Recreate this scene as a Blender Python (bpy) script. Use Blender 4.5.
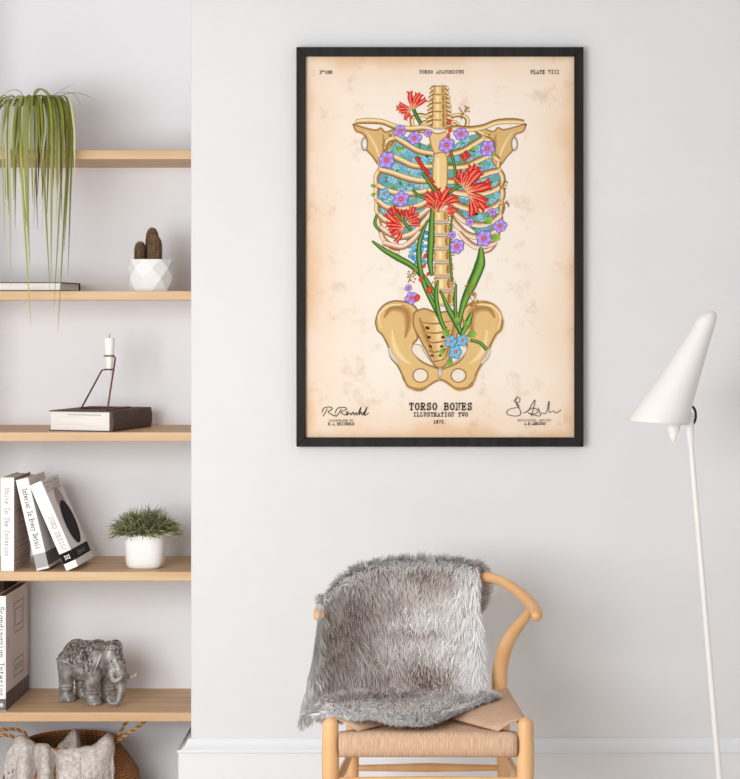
import bpy, bmesh, math, random
import numpy as np
from mathutils import Vector, Matrix, noise
from mathutils.geometry import tessellate_polygon

for o in list(bpy.data.objects):
    bpy.data.objects.remove(o)
SC = bpy.context.scene
COL = SC.collection
PI = math.pi
R = random.Random(7)

# ------------------------------------------------------------------ camera
EYE, DIST, F = 1.45, 5.7, 2050.0          # eye height, distance to the wall, focal length in pixels
VX, VY = 428.0, 305.0                     # where the camera's axis meets the picture
cam = bpy.data.cameras.new('camera')
cam.sensor_fit = 'HORIZONTAL'; cam.sensor_width = 36.0
cam.lens = F / 740.0 * 36.0
cam.shift_x = (370 - VX) / 740.0
cam.shift_y = (VY - 389.5) / 740.0
cam_o = bpy.data.objects.new('camera', cam); COL.objects.link(cam_o)
cam_o.location = (0, -DIST, EYE); cam_o.rotation_euler = (PI / 2, 0, 0)
SC.camera = cam_o

# ------------------------------------------------------------------ light
world = bpy.data.worlds.new('daylight'); SC.world = world; world.use_nodes = True
bg = world.node_tree.nodes['Background']
bg.inputs[0].default_value = (1.0, 0.995, 0.99, 1); bg.inputs[1].default_value = 0.60

def area(name, loc, target, sx, sy, power, color):
    l = bpy.data.lights.new(name, 'AREA'); l.shape = 'RECTANGLE'; l.size = sx; l.size_y = sy
    l.energy = power; l.color = color
    o = bpy.data.objects.new(name, l); COL.objects.link(o); o.location = loc
    d = Vector(target) - Vector(loc); o.rotation_euler = d.to_track_quat('-Z', 'Y').to_euler()
    return o
area('window_daylight', (-1.75, -3.7, 1.4), (-0.2, -0.6, -0.3), 1.8, 1.6, 104, (0.95, 0.985, 1.0))

SC.view_settings.view_transform = 'Standard'; SC.view_settings.look = 'None'
SC.view_settings.gamma = 1.0; SC.view_settings.use_curve_mapping = False
SC.view_settings.exposure = 0.0

# ------------------------------------------------------------------ helpers
def lin1(c):
    c = c / 255.0
    return c / 12.92 if c <= 0.04045 else ((c + 0.055) / 1.055) ** 2.4
def lin(c): return (lin1(c[0]), lin1(c[1]), lin1(c[2]), 1.0)
def X(px, Y): return (px - VX) * (Y + DIST) / F
def Z(py, Y): return EYE - (py - VY) * (Y + DIST) / F
def P(px, py, Y): return Vector((X(px, Y), Y, Z(py, Y)))
def lerp(a, b, t): return a + (b - a) * t
def mixc(a, b, t): return tuple(lerp(a[i], b[i], t) for i in range(3))

def new_mat(name):
    m = bpy.data.materials.new(name); m.use_nodes = True
    nt = m.node_tree
    return m, nt, nt.nodes['Principled BSDF']
def N(nt, kind, **kw):
    n = nt.nodes.new(kind)
    for k, v in kw.items(): setattr(n, k, v)
    return n
def mat(name, c, rough=0.6, c2=None, scale=(8, 8, 8), detail=4, bump=0.0, bscale=None, metal=0.0, spec=0.5, sub=0.0, lo=0.35, hi=0.65):
    """principled surface whose colour wanders between c and c2 with a noise, plus noise bump"""
    m, nt, b = new_mat(name)
    b.inputs['Roughness'].default_value = rough; b.inputs['Metallic'].default_value = metal
    b.inputs['Specular IOR Level'].default_value = spec
    tc = N(nt, 'ShaderNodeTexCoord'); mp = N(nt, 'ShaderNodeMapping'); mp.inputs['Scale'].default_value = scale
    nt.links.new(tc.outputs['Object'], mp.inputs['Vector'])
    nz = N(nt, 'ShaderNodeTexNoise'); nz.inputs['Scale'].default_value = 1.0; nz.inputs['Detail'].default_value = detail
    nt.links.new(mp.outputs[0], nz.inputs['Vector'])
    rp = N(nt, 'ShaderNodeValToRGB')
    rp.color_ramp.elements[0].position = lo; rp.color_ramp.elements[1].position = hi
    rp.color_ramp.elements[0].color = lin(c); rp.color_ramp.elements[1].color = lin(c2 or c)
    nt.links.new(nz.outputs[0], rp.inputs[0]); nt.links.new(rp.outputs[0], b.inputs['Base Color'])
    if bump:
        src = nz
        if bscale:
            mp2 = N(nt, 'ShaderNodeMapping'); mp2.inputs['Scale'].default_value = bscale
            nt.links.new(tc.outputs['Object'], mp2.inputs['Vector'])
            src = N(nt, 'ShaderNodeTexNoise'); src.inputs['Scale'].default_value = 1.0; src.inputs['Detail'].default_value = 3
            nt.links.new(mp2.outputs[0], src.inputs['Vector'])
        bp = N(nt, 'ShaderNodeBump'); bp.inputs['Strength'].default_value = bump; bp.inputs['Distance'].default_value = 0.002
        nt.links.new(src.outputs[0], bp.inputs['Height']); nt.links.new(bp.outputs[0], b.inputs['Normal'])
    return m
def vcol_mat(name, rough=0.7, spec=0.3, trans=0.0):
    """surface that shows the colours of the mesh's own 'Col' attribute"""
    m, nt, b = new_mat(name)
    a = N(nt, 'ShaderNodeAttribute'); a.attribute_name = 'Col'
    nz = N(nt, 'ShaderNodeTexNoise'); nz.inputs['Scale'].default_value = 60
    mx = N(nt, 'ShaderNodeMix', data_type='RGBA', blend_type='MULTIPLY'); mx.inputs[0].default_value = 0.12
    nt.links.new(a.outputs[0], mx.inputs[6]); nt.links.new(nz.outputs[0], mx.inputs[7])
    nt.links.new(mx.outputs[2], b.inputs['Base Color'])
    b.inputs['Roughness'].default_value = rough; b.inputs['Specular IOR Level'].default_value = spec
    if trans:
        t = N(nt, 'ShaderNodeBsdfTranslucent'); nt.links.new(mx.outputs[2], t.inputs[0])
        ms = N(nt, 'ShaderNodeMixShader'); ms.inputs[0].default_value = trans
        out = nt.nodes['Material Output']
        nt.links.new(b.outputs[0], ms.inputs[1]); nt.links.new(t.outputs[0], ms.inputs[2]); nt.links.new(ms.outputs[0], out.inputs[0])
    return m

WM = {}
def tag(o, label, cat=None, group=None, kind=None):
    if label: o['label'] = label
    if cat: o['category'] = cat
    if group: o['group'] = group
    if kind: o['kind'] = kind
    return o
def thing(name, label, cat, base, mtx=None, group=None):
    o = bpy.data.objects.new(name, None); COL.objects.link(o); o.empty_display_size = 0.05
    M = Matrix.Translation(Vector(base))
    if mtx is not None: M = M @ mtx
    o.matrix_basis = M; WM[o.name] = M
    return tag(o, label, cat, group)

class MB:
    """collects shapes and links them as ONE mesh object"""
    def __init__(s): s.v = []; s.f = []; s.c = []; s.uv = {}
    def add(s, vs, fs, col=None):
        b = len(s.v); s.v += [Vector(p) for p in vs]; s.f += [tuple(i + b for i in f) for f in fs]
        if col is None: col = (200, 200, 200)
        if isinstance(col, list): s.c += col
        else: s.c += [col] * len(vs)
        return b
    def box(s, lo, hi, col=None, M=None):
        x0, y0, z0 = lo; x1, y1, z1 = hi
        vs = [(x0,y0,z0),(x1,y0,z0),(x1,y1,z0),(x0,y1,z0),(x0,y0,z1),(x1,y0,z1),(x1,y1,z1),(x0,y1,z1)]
        if M is not None: vs = [M @ Vector(p) for p in vs]
        s.add(vs, [(0,3,2,1),(4,5,6,7),(0,1,5,4),(1,2,6,5),(2,3,7,6),(3,0,4,7)], col); return s
    def prism(s, poly, y0, y1, col=None):
        """polygon in (x, z) drawn out along y"""
        n = len(poly)
        vs = [(p[0], y0, p[1]) for p in poly] + [(p[0], y1, p[1]) for p in poly]
        tris = tessellate_polygon([[Vector((p[0], p[1], 0)) for p in poly]])
        fs = [tuple(t) for t in tris] + [tuple(n + i for i in reversed(t)) for t in tris]
        fs += [(i, (i + 1) % n, n + (i + 1) % n, n + i) for i in range(n)]
        s.add(vs, fs, col); return s
    def tube(s, path, rad, n=12, col=None, caps=True, flat=1.0, closed=False, up=None):
        path = [Vector(p) for p in path]; m = len(path)
        if not hasattr(rad, '__len__'): rad = [rad] * m
        nrm = None; vs = []; cl = []
        for i, p in enumerate(path):
            a = path[(i - 1) % m] if (i > 0 or closed) else p
            b = path[(i + 1) % m] if (i < m - 1 or closed) else p
            t = (b - a).normalized()
            if nrm is None:
                ref = Vector(up) if up else (Vector((0, 0, 1)) if abs(t.z) < 0.9 else Vector((0, 1, 0)))
                nrm = (ref - t * ref.dot(t)).normalized()
            elif up:
                ref = Vector(up); nrm = (ref - t * ref.dot(t)).normalized()
            else: nrm = (nrm - t * nrm.dot(t)).normalized()
            bi = t.cross(nrm)
            for k in range(n):
                an = 2 * PI * k / n
                vs.append(p + (nrm * math.cos(an) + bi * math.sin(an) * flat) * rad[i])
                if isinstance(col, list): cl.append(col[i])
        fs = []
        for i in range(m if closed else m - 1):
            j = (i + 1) % m
            for k in range(n):
                k2 = (k + 1) % n
                fs.append((i*n + k, i*n + k2, j*n + k2, j*n + k))
        if caps and not closed:
            fs.append(tuple(reversed(range(n)))); fs.append(tuple((m-1)*n + k for k in range(n)))
        s.add(vs, fs, cl if isinstance(col, list) else col); return s
    def capsule(s, path, rad, n=12, col=None, **kw):
        """tube with rounded ends"""
        path = [Vector(p) for p in path]
        if not hasattr(rad, '__len__'): rad = [rad] * len(path)
        rad = list(rad)
        d0 = (path[0] - path[1]).normalized(); d1 = (path[-1] - path[-2]).normalized()
        pre = []; pr = []; post = []; po = []
        for k in (0.05, 0.35, 0.65, 0.88):
            a = k * PI / 2
            pre.append(path[0] + d0 * rad[0] * math.cos(a)); pr.append(rad[0] * math.sin(a))
            post.append(path[-1] + d1 * rad[-1] * math.cos(a)); po.append(rad[-1] * math.sin(a))
        return s.tube(pre + path + post[::-1], pr + rad + po[::-1], n, col, **kw)
    def lathe(s, prof, c=(0, 0, 0), n=40, col=None, capb=True, capt=False, sq=None):
        vs = []
        for r, z in prof:
            for k in range(n):
                a = 2 * PI * k / n
                ca, sa = math.cos(a), math.sin(a)
                q = 1.0
                if sq: q = 1.0 / (abs(ca) ** sq + abs(sa) ** sq) ** (1.0 / sq)
                vs.append((c[0] + r * q * ca, c[1] + r * q * sa, c[2] + z))
        fs = []
        for i in range(len(prof) - 1):
            for k in range(n):
                k2 = (k + 1) % n
                fs.append((i*n + k, i*n + k2, (i+1)*n + k2, (i+1)*n + k))
        if capb: fs.append(tuple(reversed(range(n))))
        if capt: fs.append(tuple((len(prof)-1)*n + k for k in range(n)))
        s.add(vs, fs, col); return s
    def ball(s, c, r, nu=14, nv=9, col=None, M=None):
        if not hasattr(r, '__len__'): r = (r, r, r)
        vs = []; fs = []
        for j in range(nv + 1):
            t = PI * j / nv
            for k in range(nu):
                a = 2 * PI * k / nu
                p = Vector((r[0] * math.sin(t) * math.cos(a), r[1] * math.sin(t) * math.sin(a), r[2] * math.cos(t)))
                if M is not None: p = M @ p
                vs.append(Vector(c) + p)
        for j in range(nv):
            for k in range(nu):
                k2 = (k + 1) % nu
                fs.append((j*nu + k, (j+1)*nu + k, (j+1)*nu + k2, j*nu + k2))
        s.add(vs, fs, col); return s
    def ribbon(s, path, wid, side, col, fold=0.0):
        """leaf blade: strip along path, widths wid, across direction 'side', V-folded"""
        m = len(path); vs = []; cl = []
        for i, p in enumerate(path):
            a = path[max(0, i-1)]; b = path[min(m-1, i+1)]
            t = (b - a).normalized(); sd = (side - t * side.dot(t))
            sd = sd.normalized() if sd.length > 1e-5 else Vector((1, 0, 0))
            up = sd.cross(t)
            vs += [p - sd * wid[i] + up * wid[i] * fold, p, p + sd * wid[i] + up * wid[i] * fold]
            c = col[i] if isinstance(col, list) else col
            cl += [mixc(c, (60, 80, 30), 0.12), c, mixc(c, (60, 80, 30), 0.12)]
        fs = []
        for i in range(m - 1):
            for k in (0, 1):
                fs.append((i*3 + k, i*3 + k + 1, (i+1)*3 + k + 1, (i+1)*3 + k))
        s.add(vs, fs, cl); return s
    def build(s, name, m, parent=None, local=False, smooth=True, angle=40, colors=False, bevel=0.0, weld=0.0, recalc=True, sub=0):
        vs = s.v
        if parent is not None and not local:
            I = WM[parent.name].inverted(); vs = [I @ p for p in vs]
        me = bpy.data.meshes.new(name)
        me.from_pydata([tuple(p) for p in vs], [], s.f)
        if weld or recalc:
            bm = bmesh.new(); bm.from_mesh(me)
            if weld: bmesh.ops.remove_doubles(bm, verts=bm.verts, dist=weld)
            if recalc: bmesh.ops.recalc_face_normals(bm, faces=bm.faces)
            bm.to_mesh(me); bm.free()
        if colors and not weld:
            at = me.color_attributes.new('Col', 'FLOAT_COLOR', 'POINT')
            arr = np.ones((len(s.c), 4), np.float32)
            a = np.array(s.c, np.float32) / 255.0
            arr[:, :3] = np.where(a <= 0.04045, a / 12.92, ((a + 0.055) / 1.055) ** 2.4)
            at.data.foreach_set('color', arr.ravel())
        if smooth:
            me.polygons.foreach_set('use_smooth', [True] * len(me.polygons))
            me.set_sharp_from_angle(angle=math.radians(angle))
        me.materials.append(m)
        o = bpy.data.objects.new(name, me); COL.objects.link(o)
        if parent is not None:
            o.parent = parent; WM[o.name] = WM[parent.name]
        else: WM[o.name] = Matrix.Identity(4)
        if bevel:
            md = o.modifiers.new('bevel', 'BEVEL'); md.width = bevel; md.segments = 2; md.limit_method = 'ANGLE'
        if sub:
            md = o.modifiers.new('subd', 'SUBSURF'); md.levels = sub; md.render_levels = sub
        return o

def catmull(pts, n=8):
    pts = [Vector(p) for p in pts]; out = []
    for i in range(len(pts) - 1):
        p0 = pts[max(0, i-1)]; p1 = pts[i]; p2 = pts[i+1]; p3 = pts[min(len(pts)-1, i+2)]
        for k in range(n):
            t = k / n
            out.append(0.5 * ((2*p1) + (p2-p0)*t + (2*p0-5*p1+4*p2-p3)*t*t + (3*p1-p0-3*p2+p3)*t**3))
    out.append(pts[-1]); return out
def spread(vals, n):
    """resample a list of numbers to n"""
    return [float(np.interp(i / (n - 1) * (len(vals) - 1), range(len(vals)), vals)) for i in range(n)]

# stroke lettering with slab serifs, on a 4 x 6 grid
def arc(cx, cy, rx, ry, a0, a1, n=8):
    return [(cx + rx * math.cos(math.radians(lerp(a0, a1, i / n))), cy + ry * math.sin(math.radians(lerp(a0, a1, i / n)))) for i in range(n + 1)]
GL = {
 'A': [[(0.2,0),(2,6),(3.8,0)],[(0.9,2.2),(3.1,2.2)],[(-.4,0),(1,0)],[(3,0),(4.4,0)]],
 'B': [[(.5,0),(.5,6)],[(-.2,6),(2.2,6)]+arc(2.2,4.6,1.4,1.4,90,-90)+[(.5,3.2)],[(2.2,3.2)]+arc(2.3,1.6,1.6,1.6,90,-90)+[(-.2,0)]],
 'C': [arc(2.1,3,1.9,3,50,310,12),[(3.5,5.9),(3.5,4.4)]],
 'D': [[(.6,0),(.6,6)],[(-.2,6),(1.8,6)]+arc(1.8,3,2.1,3,90,-90,10)+[(-.2,0)]],
 'E': [[(.6,0),(.6,6)],[(-.2,6),(3.8,6),(3.8,4.7)],[(.6,3.1),(2.6,3.1)],[(2.6,3.8),(2.6,2.4)],[(-.2,0),(3.9,0),(3.9,1.4)]],
 'G': [arc(2.1,3,1.9,3,50,330,12)+[(3.8,2.6)],[(2.4,2.7),(4.4,2.7)]],
 'H': [[(.5,0),(.5,6)],[(3.5,0),(3.5,6)],[(.5,3.1),(3.5,3.1)],[(-.3,6),(1.3,6)],[(2.7,6),(4.3,6)],[(-.3,0),(1.3,0)],[(2.7,0),(4.3,0)]],
 'I': [[(2,0),(2,6)],[(.7,6),(3.3,6)],[(.7,0),(3.3,0)]],
 'J': [[(2.8,6),(2.8,1.2)]+arc(1.6,1.2,1.2,1.2,0,-170,6),[(1.6,6),(4,6)]],
 'L': [[(.9,0),(.9,6)],[(0,6),(2,6)],[(-.1,0),(3.8,0),(3.8,1.6)]],
 'M': [[(.4,0),(.4,6),(2,2),(3.6,6),(3.6,0)],[(-.4,6),(.4,6)],[(3.6,6),(4.4,6)],[(-.4,0),(1.1,0)],[(2.9,0),(4.4,0)]],
 'N': [[(.5,0),(.5,6),(3.5,0),(3.5,6)],[(-.4,6),(.5,6)],[(2.7,6),(4.3,6)],[(-.3,0),(1.3,0)]],
 'O': [arc(2,3,1.9,3,0,360,18)],
 'P': [[(.6,0),(.6,6)],[(-.2,6),(2.2,6)]+arc(2.2,4.4,1.6,1.6,90,-90)+[(.6,2.8)],[(-.2,0),(1.6,0)]],
 'R': [[(.5,0),(.5,6)],[(-.3,6),(2.1,6)]+arc(2.1,4.5,1.5,1.5,90,-90)+[(.5,3)],[(2,3),(3.6,0),(4.4,0)],[(-.3,0),(1.4,0)]],
 'S': [arc(2,4.5,1.6,1.5,40,270,10)+arc(2,1.5,1.7,1.5,90,-140,10),[(3.4,6),(3.4,4.5)],[(.5,0),(.5,1.5)]],
 'T': [[(0,4.6),(0,6),(4,6),(4,4.6)],[(2,6),(2,0)],[(1.1,0),(2.9,0)]],
 'U': [[(.5,6),(.5,1.8)]+arc(2,1.8,1.5,1.8,180,360,8)+[(3.5,6)],[(-.3,6),(1.3,6)],[(2.7,6),(4.3,6)]],
 'V': [[(.2,6),(2,0),(3.8,6)],[(-.5,6),(1,6)],[(3,6),(4.5,6)]],
 'W': [[(.1,6),(1,0),(2,4.4),(3,0),(3.9,6)],[(-.5,6),(.8,6)],[(3.2,6),(4.5,6)]],
 'Y': [[(.2,6),(2,3),(3.8,6)],[(2,3),(2,0)],[(1.1,0),(2.9,0)],[(-.4,6),(.9,6)],[(3.1,6),(4.4,6)]],
 '0': [arc(2,3,1.6,3,0,360,16)], '1': [[(.8,4.8),(2,6),(2,0)],[(.8,0),(3.2,0)]],
 '2': [arc(2,4.4,1.6,1.6,170,-30,8)+[(.4,0),(3.8,0)]],
 '7': [[(.3,5),(.3,6),(3.8,6),(1.6,0)]],
 '8': [arc(2,4.5,1.3,1.5,0,360,12),arc(2,1.5,1.6,1.5,0,360,12)],
 '.': [[(1.7,.2),(2.3,.2)]], 'o': [arc(2,1.95,1.7,1.95,0,360,14)], 'c': [arc(2,1.95,1.7,1.95,40,320,12)], '\u00b0': [arc(2,4.8,1.1,1.1,0,360,10)], '-': [[(.8,3),(3.2,3)]],
 # lower case
 'a': [arc(1.9,1.9,1.6,1.9,30,330,10),[(3.5,3.9),(3.5,.4),(4.2,0)]],
 'd': [arc(1.9,1.9,1.6,1.9,30,330,10),[(2.7,6),(3.5,6),(3.5,0),(4.2,0)]],
 'e': [[(.3,2),(3.7,2)]+arc(2,1.95,1.7,1.95,0,310,12)],
 'h': [[(0,6),(.7,6),(.7,0)],[(.7,2.6)]+arc(2.1,2.5,1.4,1.4,150,0,6)+[(3.5,0)],[(0,0),(1.4,0)],[(2.8,0),(4.2,0)]],
 'i': [[(1,3.9),(2,3.9),(2,0)],[(.9,0),(3.1,0)],[(1.8,5.5),(2.2,5.5)]],
 'l': [[(1,6),(2,6),(2,0)],[(.9,0),(3.1,0)]],
 'n': [[(0,3.9),(.7,3.9),(.7,0)],[(.7,2.6)]+arc(2.1,2.5,1.4,1.4,150,0,6)+[(3.5,0)],[(0,0),(1.4,0)],[(2.8,0),(4.2,0)]],
 'r': [[(.4,3.9),(1.3,3.9),(1.3,0)],[(1.3,2.4),(2.3,3.7),(3.6,3.7)],[(.4,0),(2.4,0)]],
 's': [arc(2,2.9,1.4,1,30,270,8)+arc(2,.95,1.5,.95,90,-150,8)],
 't': [[(1.6,5.4),(1.6,1)]+arc(2.6,1,1,1,180,320,5),[(.4,3.9),(3.2,3.9)]],
 'v': [[(.3,3.9),(2,0),(3.7,3.9)],[(-.2,3.9),(1,3.9)],[(3,3.9),(4.2,3.9)]],
 'y': [[(.3,3.9),(2,.2),(3.7,3.9)],[(2,.2),(1.2,-1.8),(.2,-1.8)],[(-.2,3.9),(1,3.9)],[(3,3.9),(4.2,3.9)]],
 'w': [[(.1,3.9),(1.1,0),(2,3),(2.9,0),(3.9,3.9)]],
}
def text_strokes(txt, width, height, adv=5.3):
    """polylines of a line of lettering, origin at its left foot, scaled to width x height"""
    out = []; n = len(txt); total = adv * n - (adv - 4)
    for i, ch in enumerate(txt):
        for pl in GL.get(ch, []):
            out.append([((i * adv + p[0]) / total * width, p[1] / 6.0 * height) for p in pl])
    return out
def flat_stroke(mb, pl, w, to3, col=(0, 0, 0)):
    """flat strip along a 2-D polyline; to3 maps (a, b) to a point"""
    m = len(pl); vs = []
    for i in range(m):
        a = pl[max(0, i-1)]; b = pl[min(m-1, i+1)]
        dx, dy = b[0] - a[0], b[1] - a[1]; l = math.hypot(dx, dy) or 1
        nx, ny = -dy / l, dx / l
        ww = w[i] if hasattr(w, '__len__') else w
        q = pl[i]
        ex, ey = (0, 0)
        if i == 0: ex, ey = -dx / l * ww * .5, -dy / l * ww * .5
        if i == m - 1: ex, ey = dx / l * ww * .5, dy / l * ww * .5
        vs += [to3(q[0] + nx * ww / 2 + ex, q[1] + ny * ww / 2 + ey), to3(q[0] - nx * ww / 2 + ex, q[1] - ny * ww / 2 + ey)]
    mb.add(vs, [(2*i, 2*i+1, 2*i+3, 2*i+2) for i in range(m - 1)], col)

# ------------------------------------------------------------------ materials
M_wall = mat('wall_paint', (221, 221, 223), 0.85, (224, 224, 226), (3, 3, 3), bump=0.04, bscale=(180, 180, 180), spec=0.2)
M_alc = mat('wall_paint_lightened', (238, 237, 241), 0.85, (240, 239, 243), (3, 3, 3), bump=0.04, bscale=(180, 180, 180), spec=0.2)  # same wall paint, paler: colour stands in for light missing in the alcove
M_trim = mat('trim_gloss', (226, 227, 230), 0.5, (229, 230, 233), (4, 4, 4), spec=0.4)
M_floor = mat('floor_wood', (228, 214, 198), 0.5, (216, 200, 182), (2, 30, 2))
M_oak = mat('oak_shelf', (214, 181, 143), 0.55, (192, 153, 112), (2.2, 26, 34), detail=6, bump=0.08, lo=0.3, hi=0.75)
M_chairwood = mat('chair_oak', (226, 182, 132), 0.42, (208, 156, 104), (14, 14, 5), detail=5, bump=0.03, lo=0.3, hi=0.75)
M_white = mat('white_glaze', (240, 239, 238), 0.35, (243, 242, 241), (10, 10, 10))
M_matwhite = mat('matt_white_ceramic', (236, 235, 235), 0.7, (240, 239, 239), (10, 10, 10))
M_lampwhite = mat('lamp_enamel', (236, 231, 230), 0.4, (238, 234, 233), (10, 10, 10))
M_black = mat('black_satin', (20, 18, 18), 0.5, (28, 26, 25), (60, 60, 8), spec=.3)
M_frame = mat('black_stained_wood', (17, 16, 16), 0.6, (34, 33, 33), (70, 70, 5), detail=6, bump=0.15, spec=.25)
M_pages = mat('page_edges', (236, 232, 227), 0.8, (222, 217, 211), (6, 6, 500), detail=2)
M_brown = mat('brown_cloth', (92, 70, 64), 0.75, (78, 58, 52), (90, 90, 90), bump=0.1)
M_paperwhite = mat('white_jacket', (238, 235, 234), 0.5, (241, 239, 238), (10, 10, 10))
M_soil = mat('potting_soil', (48, 38, 30), 0.95, (70, 55, 42), (90, 90, 90), bump=0.8)
M_leaf = vcol_mat('leaf_blades', 0.5, 0.3, 0.38)
M_print = vcol_mat('printed_ink', 0.8, 0.1)
M_ink = mat('black_ink', (58, 50, 46), 0.8, (64, 56, 52), (10, 10, 10), spec=0.1)
M_greyink = mat('grey_ink', (150, 143, 140), 0.8, (158, 150, 147), (10, 10, 10), spec=0.1)
M_wire = mat('copper_wire', (122, 78, 60), 0.38, (98, 62, 48), (30, 30, 30), metal=0.6)
M_wax = mat('candle_wax', (246, 243, 240), 0.5, (248, 246, 243), (20, 20, 20))

# ------------------------------------------------------------------ the setting
XE = X(191, 0)                 # left edge of the chimney breast
YB = 0.38                      # back wall of the alcove
XL = -1.345                    # left wall of the alcove
XR = 2.2
ZC = 2.7
def struct(o, label):
    o['kind'] = 'structure'; o['label'] = label; return o
struct(MB().box((XE, 0, 0), (XR, 0.55, ZC)).build('wall_back', M_wall, bevel=0.003), 'smooth off-white wall behind the chair, poster and lamp')
struct(MB().box((XL - 0.12, YB, 0), (XE + .02, YB + 0.17, ZC)).build('wall_alcove_back', M_alc), 'back wall of the shelf alcove, its white paint paled to offset shade')
struct(MB().box((XL - 0.12, -0.0, 0), (XL, YB + .02, ZC)).build('wall_left', M_alc), 'side wall closing the alcove on the left')
struct(MB().box((-3.4, -6.6, -0.05), (XR, 0.6, 0)).build('floor', M_floor), 'wooden floor')
struct(MB().box((-3.4, -6.6, ZC), (XR, 0.6, ZC + .1)).build('ceiling', M_wall), 'white ceiling')
# baseboard wrapping round the corner of the chimney breast
zt = Z(738, 0); zm = Z(752.5, -.034)
prof = [(0, zt), (.006, zt), (.010, zt - .006), (.013, zt - .014), (.019, zt - .022), (.028, zt - .029), (.034, zm + .006), (.035, zm), (.031, zm - .003), (.0305, zm - .010), (.031, zm - .02), (.031, 0), (0, 0)]
bb = MB(); n = len(prof)
pts = [[(XR, -d, z) for d, z in prof], [(XE - d, -d, z) for d, z in prof], [(XE - d, YB, z) for d, z in prof]]
vs = sum(pts, []); fs = []
for s_ in range(2):
    for i in range(n - 1):
        fs.append((s_*n + i, s_*n + i + 1, (s_+1)*n + i + 1, (s_+1)*n + i))
bb.add(vs, fs)
struct(bb.build('baseboard_back', M_trim, angle=30), 'tall white moulded baseboard')

# ------------------------------------------------------------------ shelves
YF = 0.02
shelf_z = []
for py, lab in ((150, 'oak plank shelf carrying the trailing plant, topmost of five'),
                (291, 'oak plank shelf at eye level under the brown cactus pot'),
                (432.3, 'oak plank shelf under the thick brown book and candle holder'),
                (571.8, 'oak plank shelf under the leaning white books and the bushy plant'),
                (712.5, 'oak plank shelf under the grey elephant, lowest of five')):
    z = Z(py, YF); shelf_z.append(z)
    o = MB().box((XL, YF, z - 0.0255), (XE, YB, z)).build('shelf', M_oak, bevel=0.0015, recalc=True)
    tag(o, lab, 'shelf', 'oak alcove shelves')
    if py > 700:
        zb = Z(728, YB - .02)
        MB().box((XL + .002, YB - .02, zb), (XE - .002, YB - .0005, z - .026)).build('batten', M_alc, o)
S1, S2, S3, S4, S5 = shelf_z

# ------------------------------------------------------------------ the framed poster
YFR, YPR = -0.030, -0.0175
cx_, cz_ = X(440, YFR), Z(247, YFR)
poster = thing('framed_poster', 'large black-framed botanical skeleton print hanging on the white wall', 'poster', (cx_, 0, cz_))
fr = MB()
ox0, ox1, oz0, oz1 = X(296.3, YFR), X(583.6, YFR), Z(446.8, YFR), Z(47, YFR)
fw = X(9.2, YFR) - X(0, YFR)
A = [(ox0, oz0), (ox1, oz0), (ox1, oz1), (ox0, oz1)]; B = [(ox0 + fw, oz0 + fw), (ox1 - fw, oz0 + fw), (ox1 - fw, oz1 - fw), (ox0 + fw, oz1 - fw)]
for i in range(4):
    j = (i + 1) % 4
    rail = MB()
    v = [(A[i][0], YFR, A[i][1]), (A[j][0], YFR, A[j][1]), (B[j][0], YFR, B[j][1]), (B[i][0], YFR, B[i][1])]
    v2 = [(p[0], -0.0005, p[2]) for p in v]
    rail.add(v + v2, [(0,1,2,3), (7,6,5,4), (0,4,5,1), (1,5,6,2), (2,6,7,3), (3,7,4,0)])
    rail.build('frame_rail', M_frame, poster, bevel=0.0015)
px0, px1, pz0, pz1 = B[0][0], B[1][0], B[0][1], B[2][1]
# aged paper: cream with scorched peach margins and faint blotches
m, nt, b = new_mat('aged_paper'); M_paper = m
b.inputs['Roughness'].default_value = 0.85; b.inputs['Specular IOR Level'].default_value = 0.15
tc = N(nt, 'ShaderNodeTexCoord'); sep = N(nt, 'ShaderNodeSeparateXYZ'); nt.links.new(tc.outputs['Object'], sep.inputs[0])
def math_(op, a, b_=None, clamp=False):
    nd = N(nt, 'ShaderNodeMath', operation=op); nd.use_clamp = clamp
    for i, q in enumerate((a, b_)):
        if q is None: continue
        if isinstance(q, (int, float)): nd.inputs[i].default_value = q
        else: nt.links.new(q, nd.inputs[i])
    return nd.outputs[0]
hw, hh = (px1 - px0) / 2, (pz1 - pz0) / 2
dx = math_('SUBTRACT', hw, math_('ABSOLUTE', sep.outputs[0])); dz = math_('SUBTRACT', hh, math_('ABSOLUTE', sep.outputs[2]))
ed = math_('MINIMUM', dx, dz); ed = math_('MINIMUM', ed, math_('MULTIPLY', math_('ADD', dx, dz), 0.62))
nz = N(nt, 'ShaderNodeTexNoise'); nz.inputs['Scale'].default_value = 5; nz.inputs['Detail'].default_value = 6
nt.links.new(tc.outputs['Object'], nz.inputs['Vector'])
ed2 = math_('ADD', ed, math_('MULTIPLY', math_('SUBTRACT', nz.outputs[0], 0.5), 0.16))
rp = N(nt, 'ShaderNodeValToRGB'); nt.links.new(math_('MULTIPLY', ed2, 4.5, True), rp.inputs[0])
el = rp.color_ramp.elements
el[0].position = 0.0; el[0].color = lin((228, 194, 160)); el[1].position = 1.0; el[1].color = lin((238, 228, 217))
e = el.new(0.14); e.color = lin((235, 213, 192)); e = el.new(0.42); e.color = lin((238, 222, 207))
nz2 = N(nt, 'ShaderNodeTexNoise'); nz2.inputs['Scale'].default_value = 11; nz2.inputs['Detail'].default_value = 9; nz2.inputs['Roughness'].default_value = 0.7
nt.links.new(tc.outputs['Object'], nz2.inputs['Vector'])
rp2 = N(nt, 'ShaderNodeValToRGB'); nt.links.new(nz2.outputs[0], rp2.inputs[0])
rp2.color_ramp.elements[0].position = 0.3; rp2.color_ramp.elements[0].color = lin((226, 212, 198)); rp2.color_ramp.elements[1].position = 0.44; rp2.color_ramp.elements[1].color = (1, 1, 1, 1)
mx = N(nt, 'ShaderNodeMix', data_type='RGBA', blend_type='MULTIPLY'); mx.inputs[0].default_value = 0.75
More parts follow.
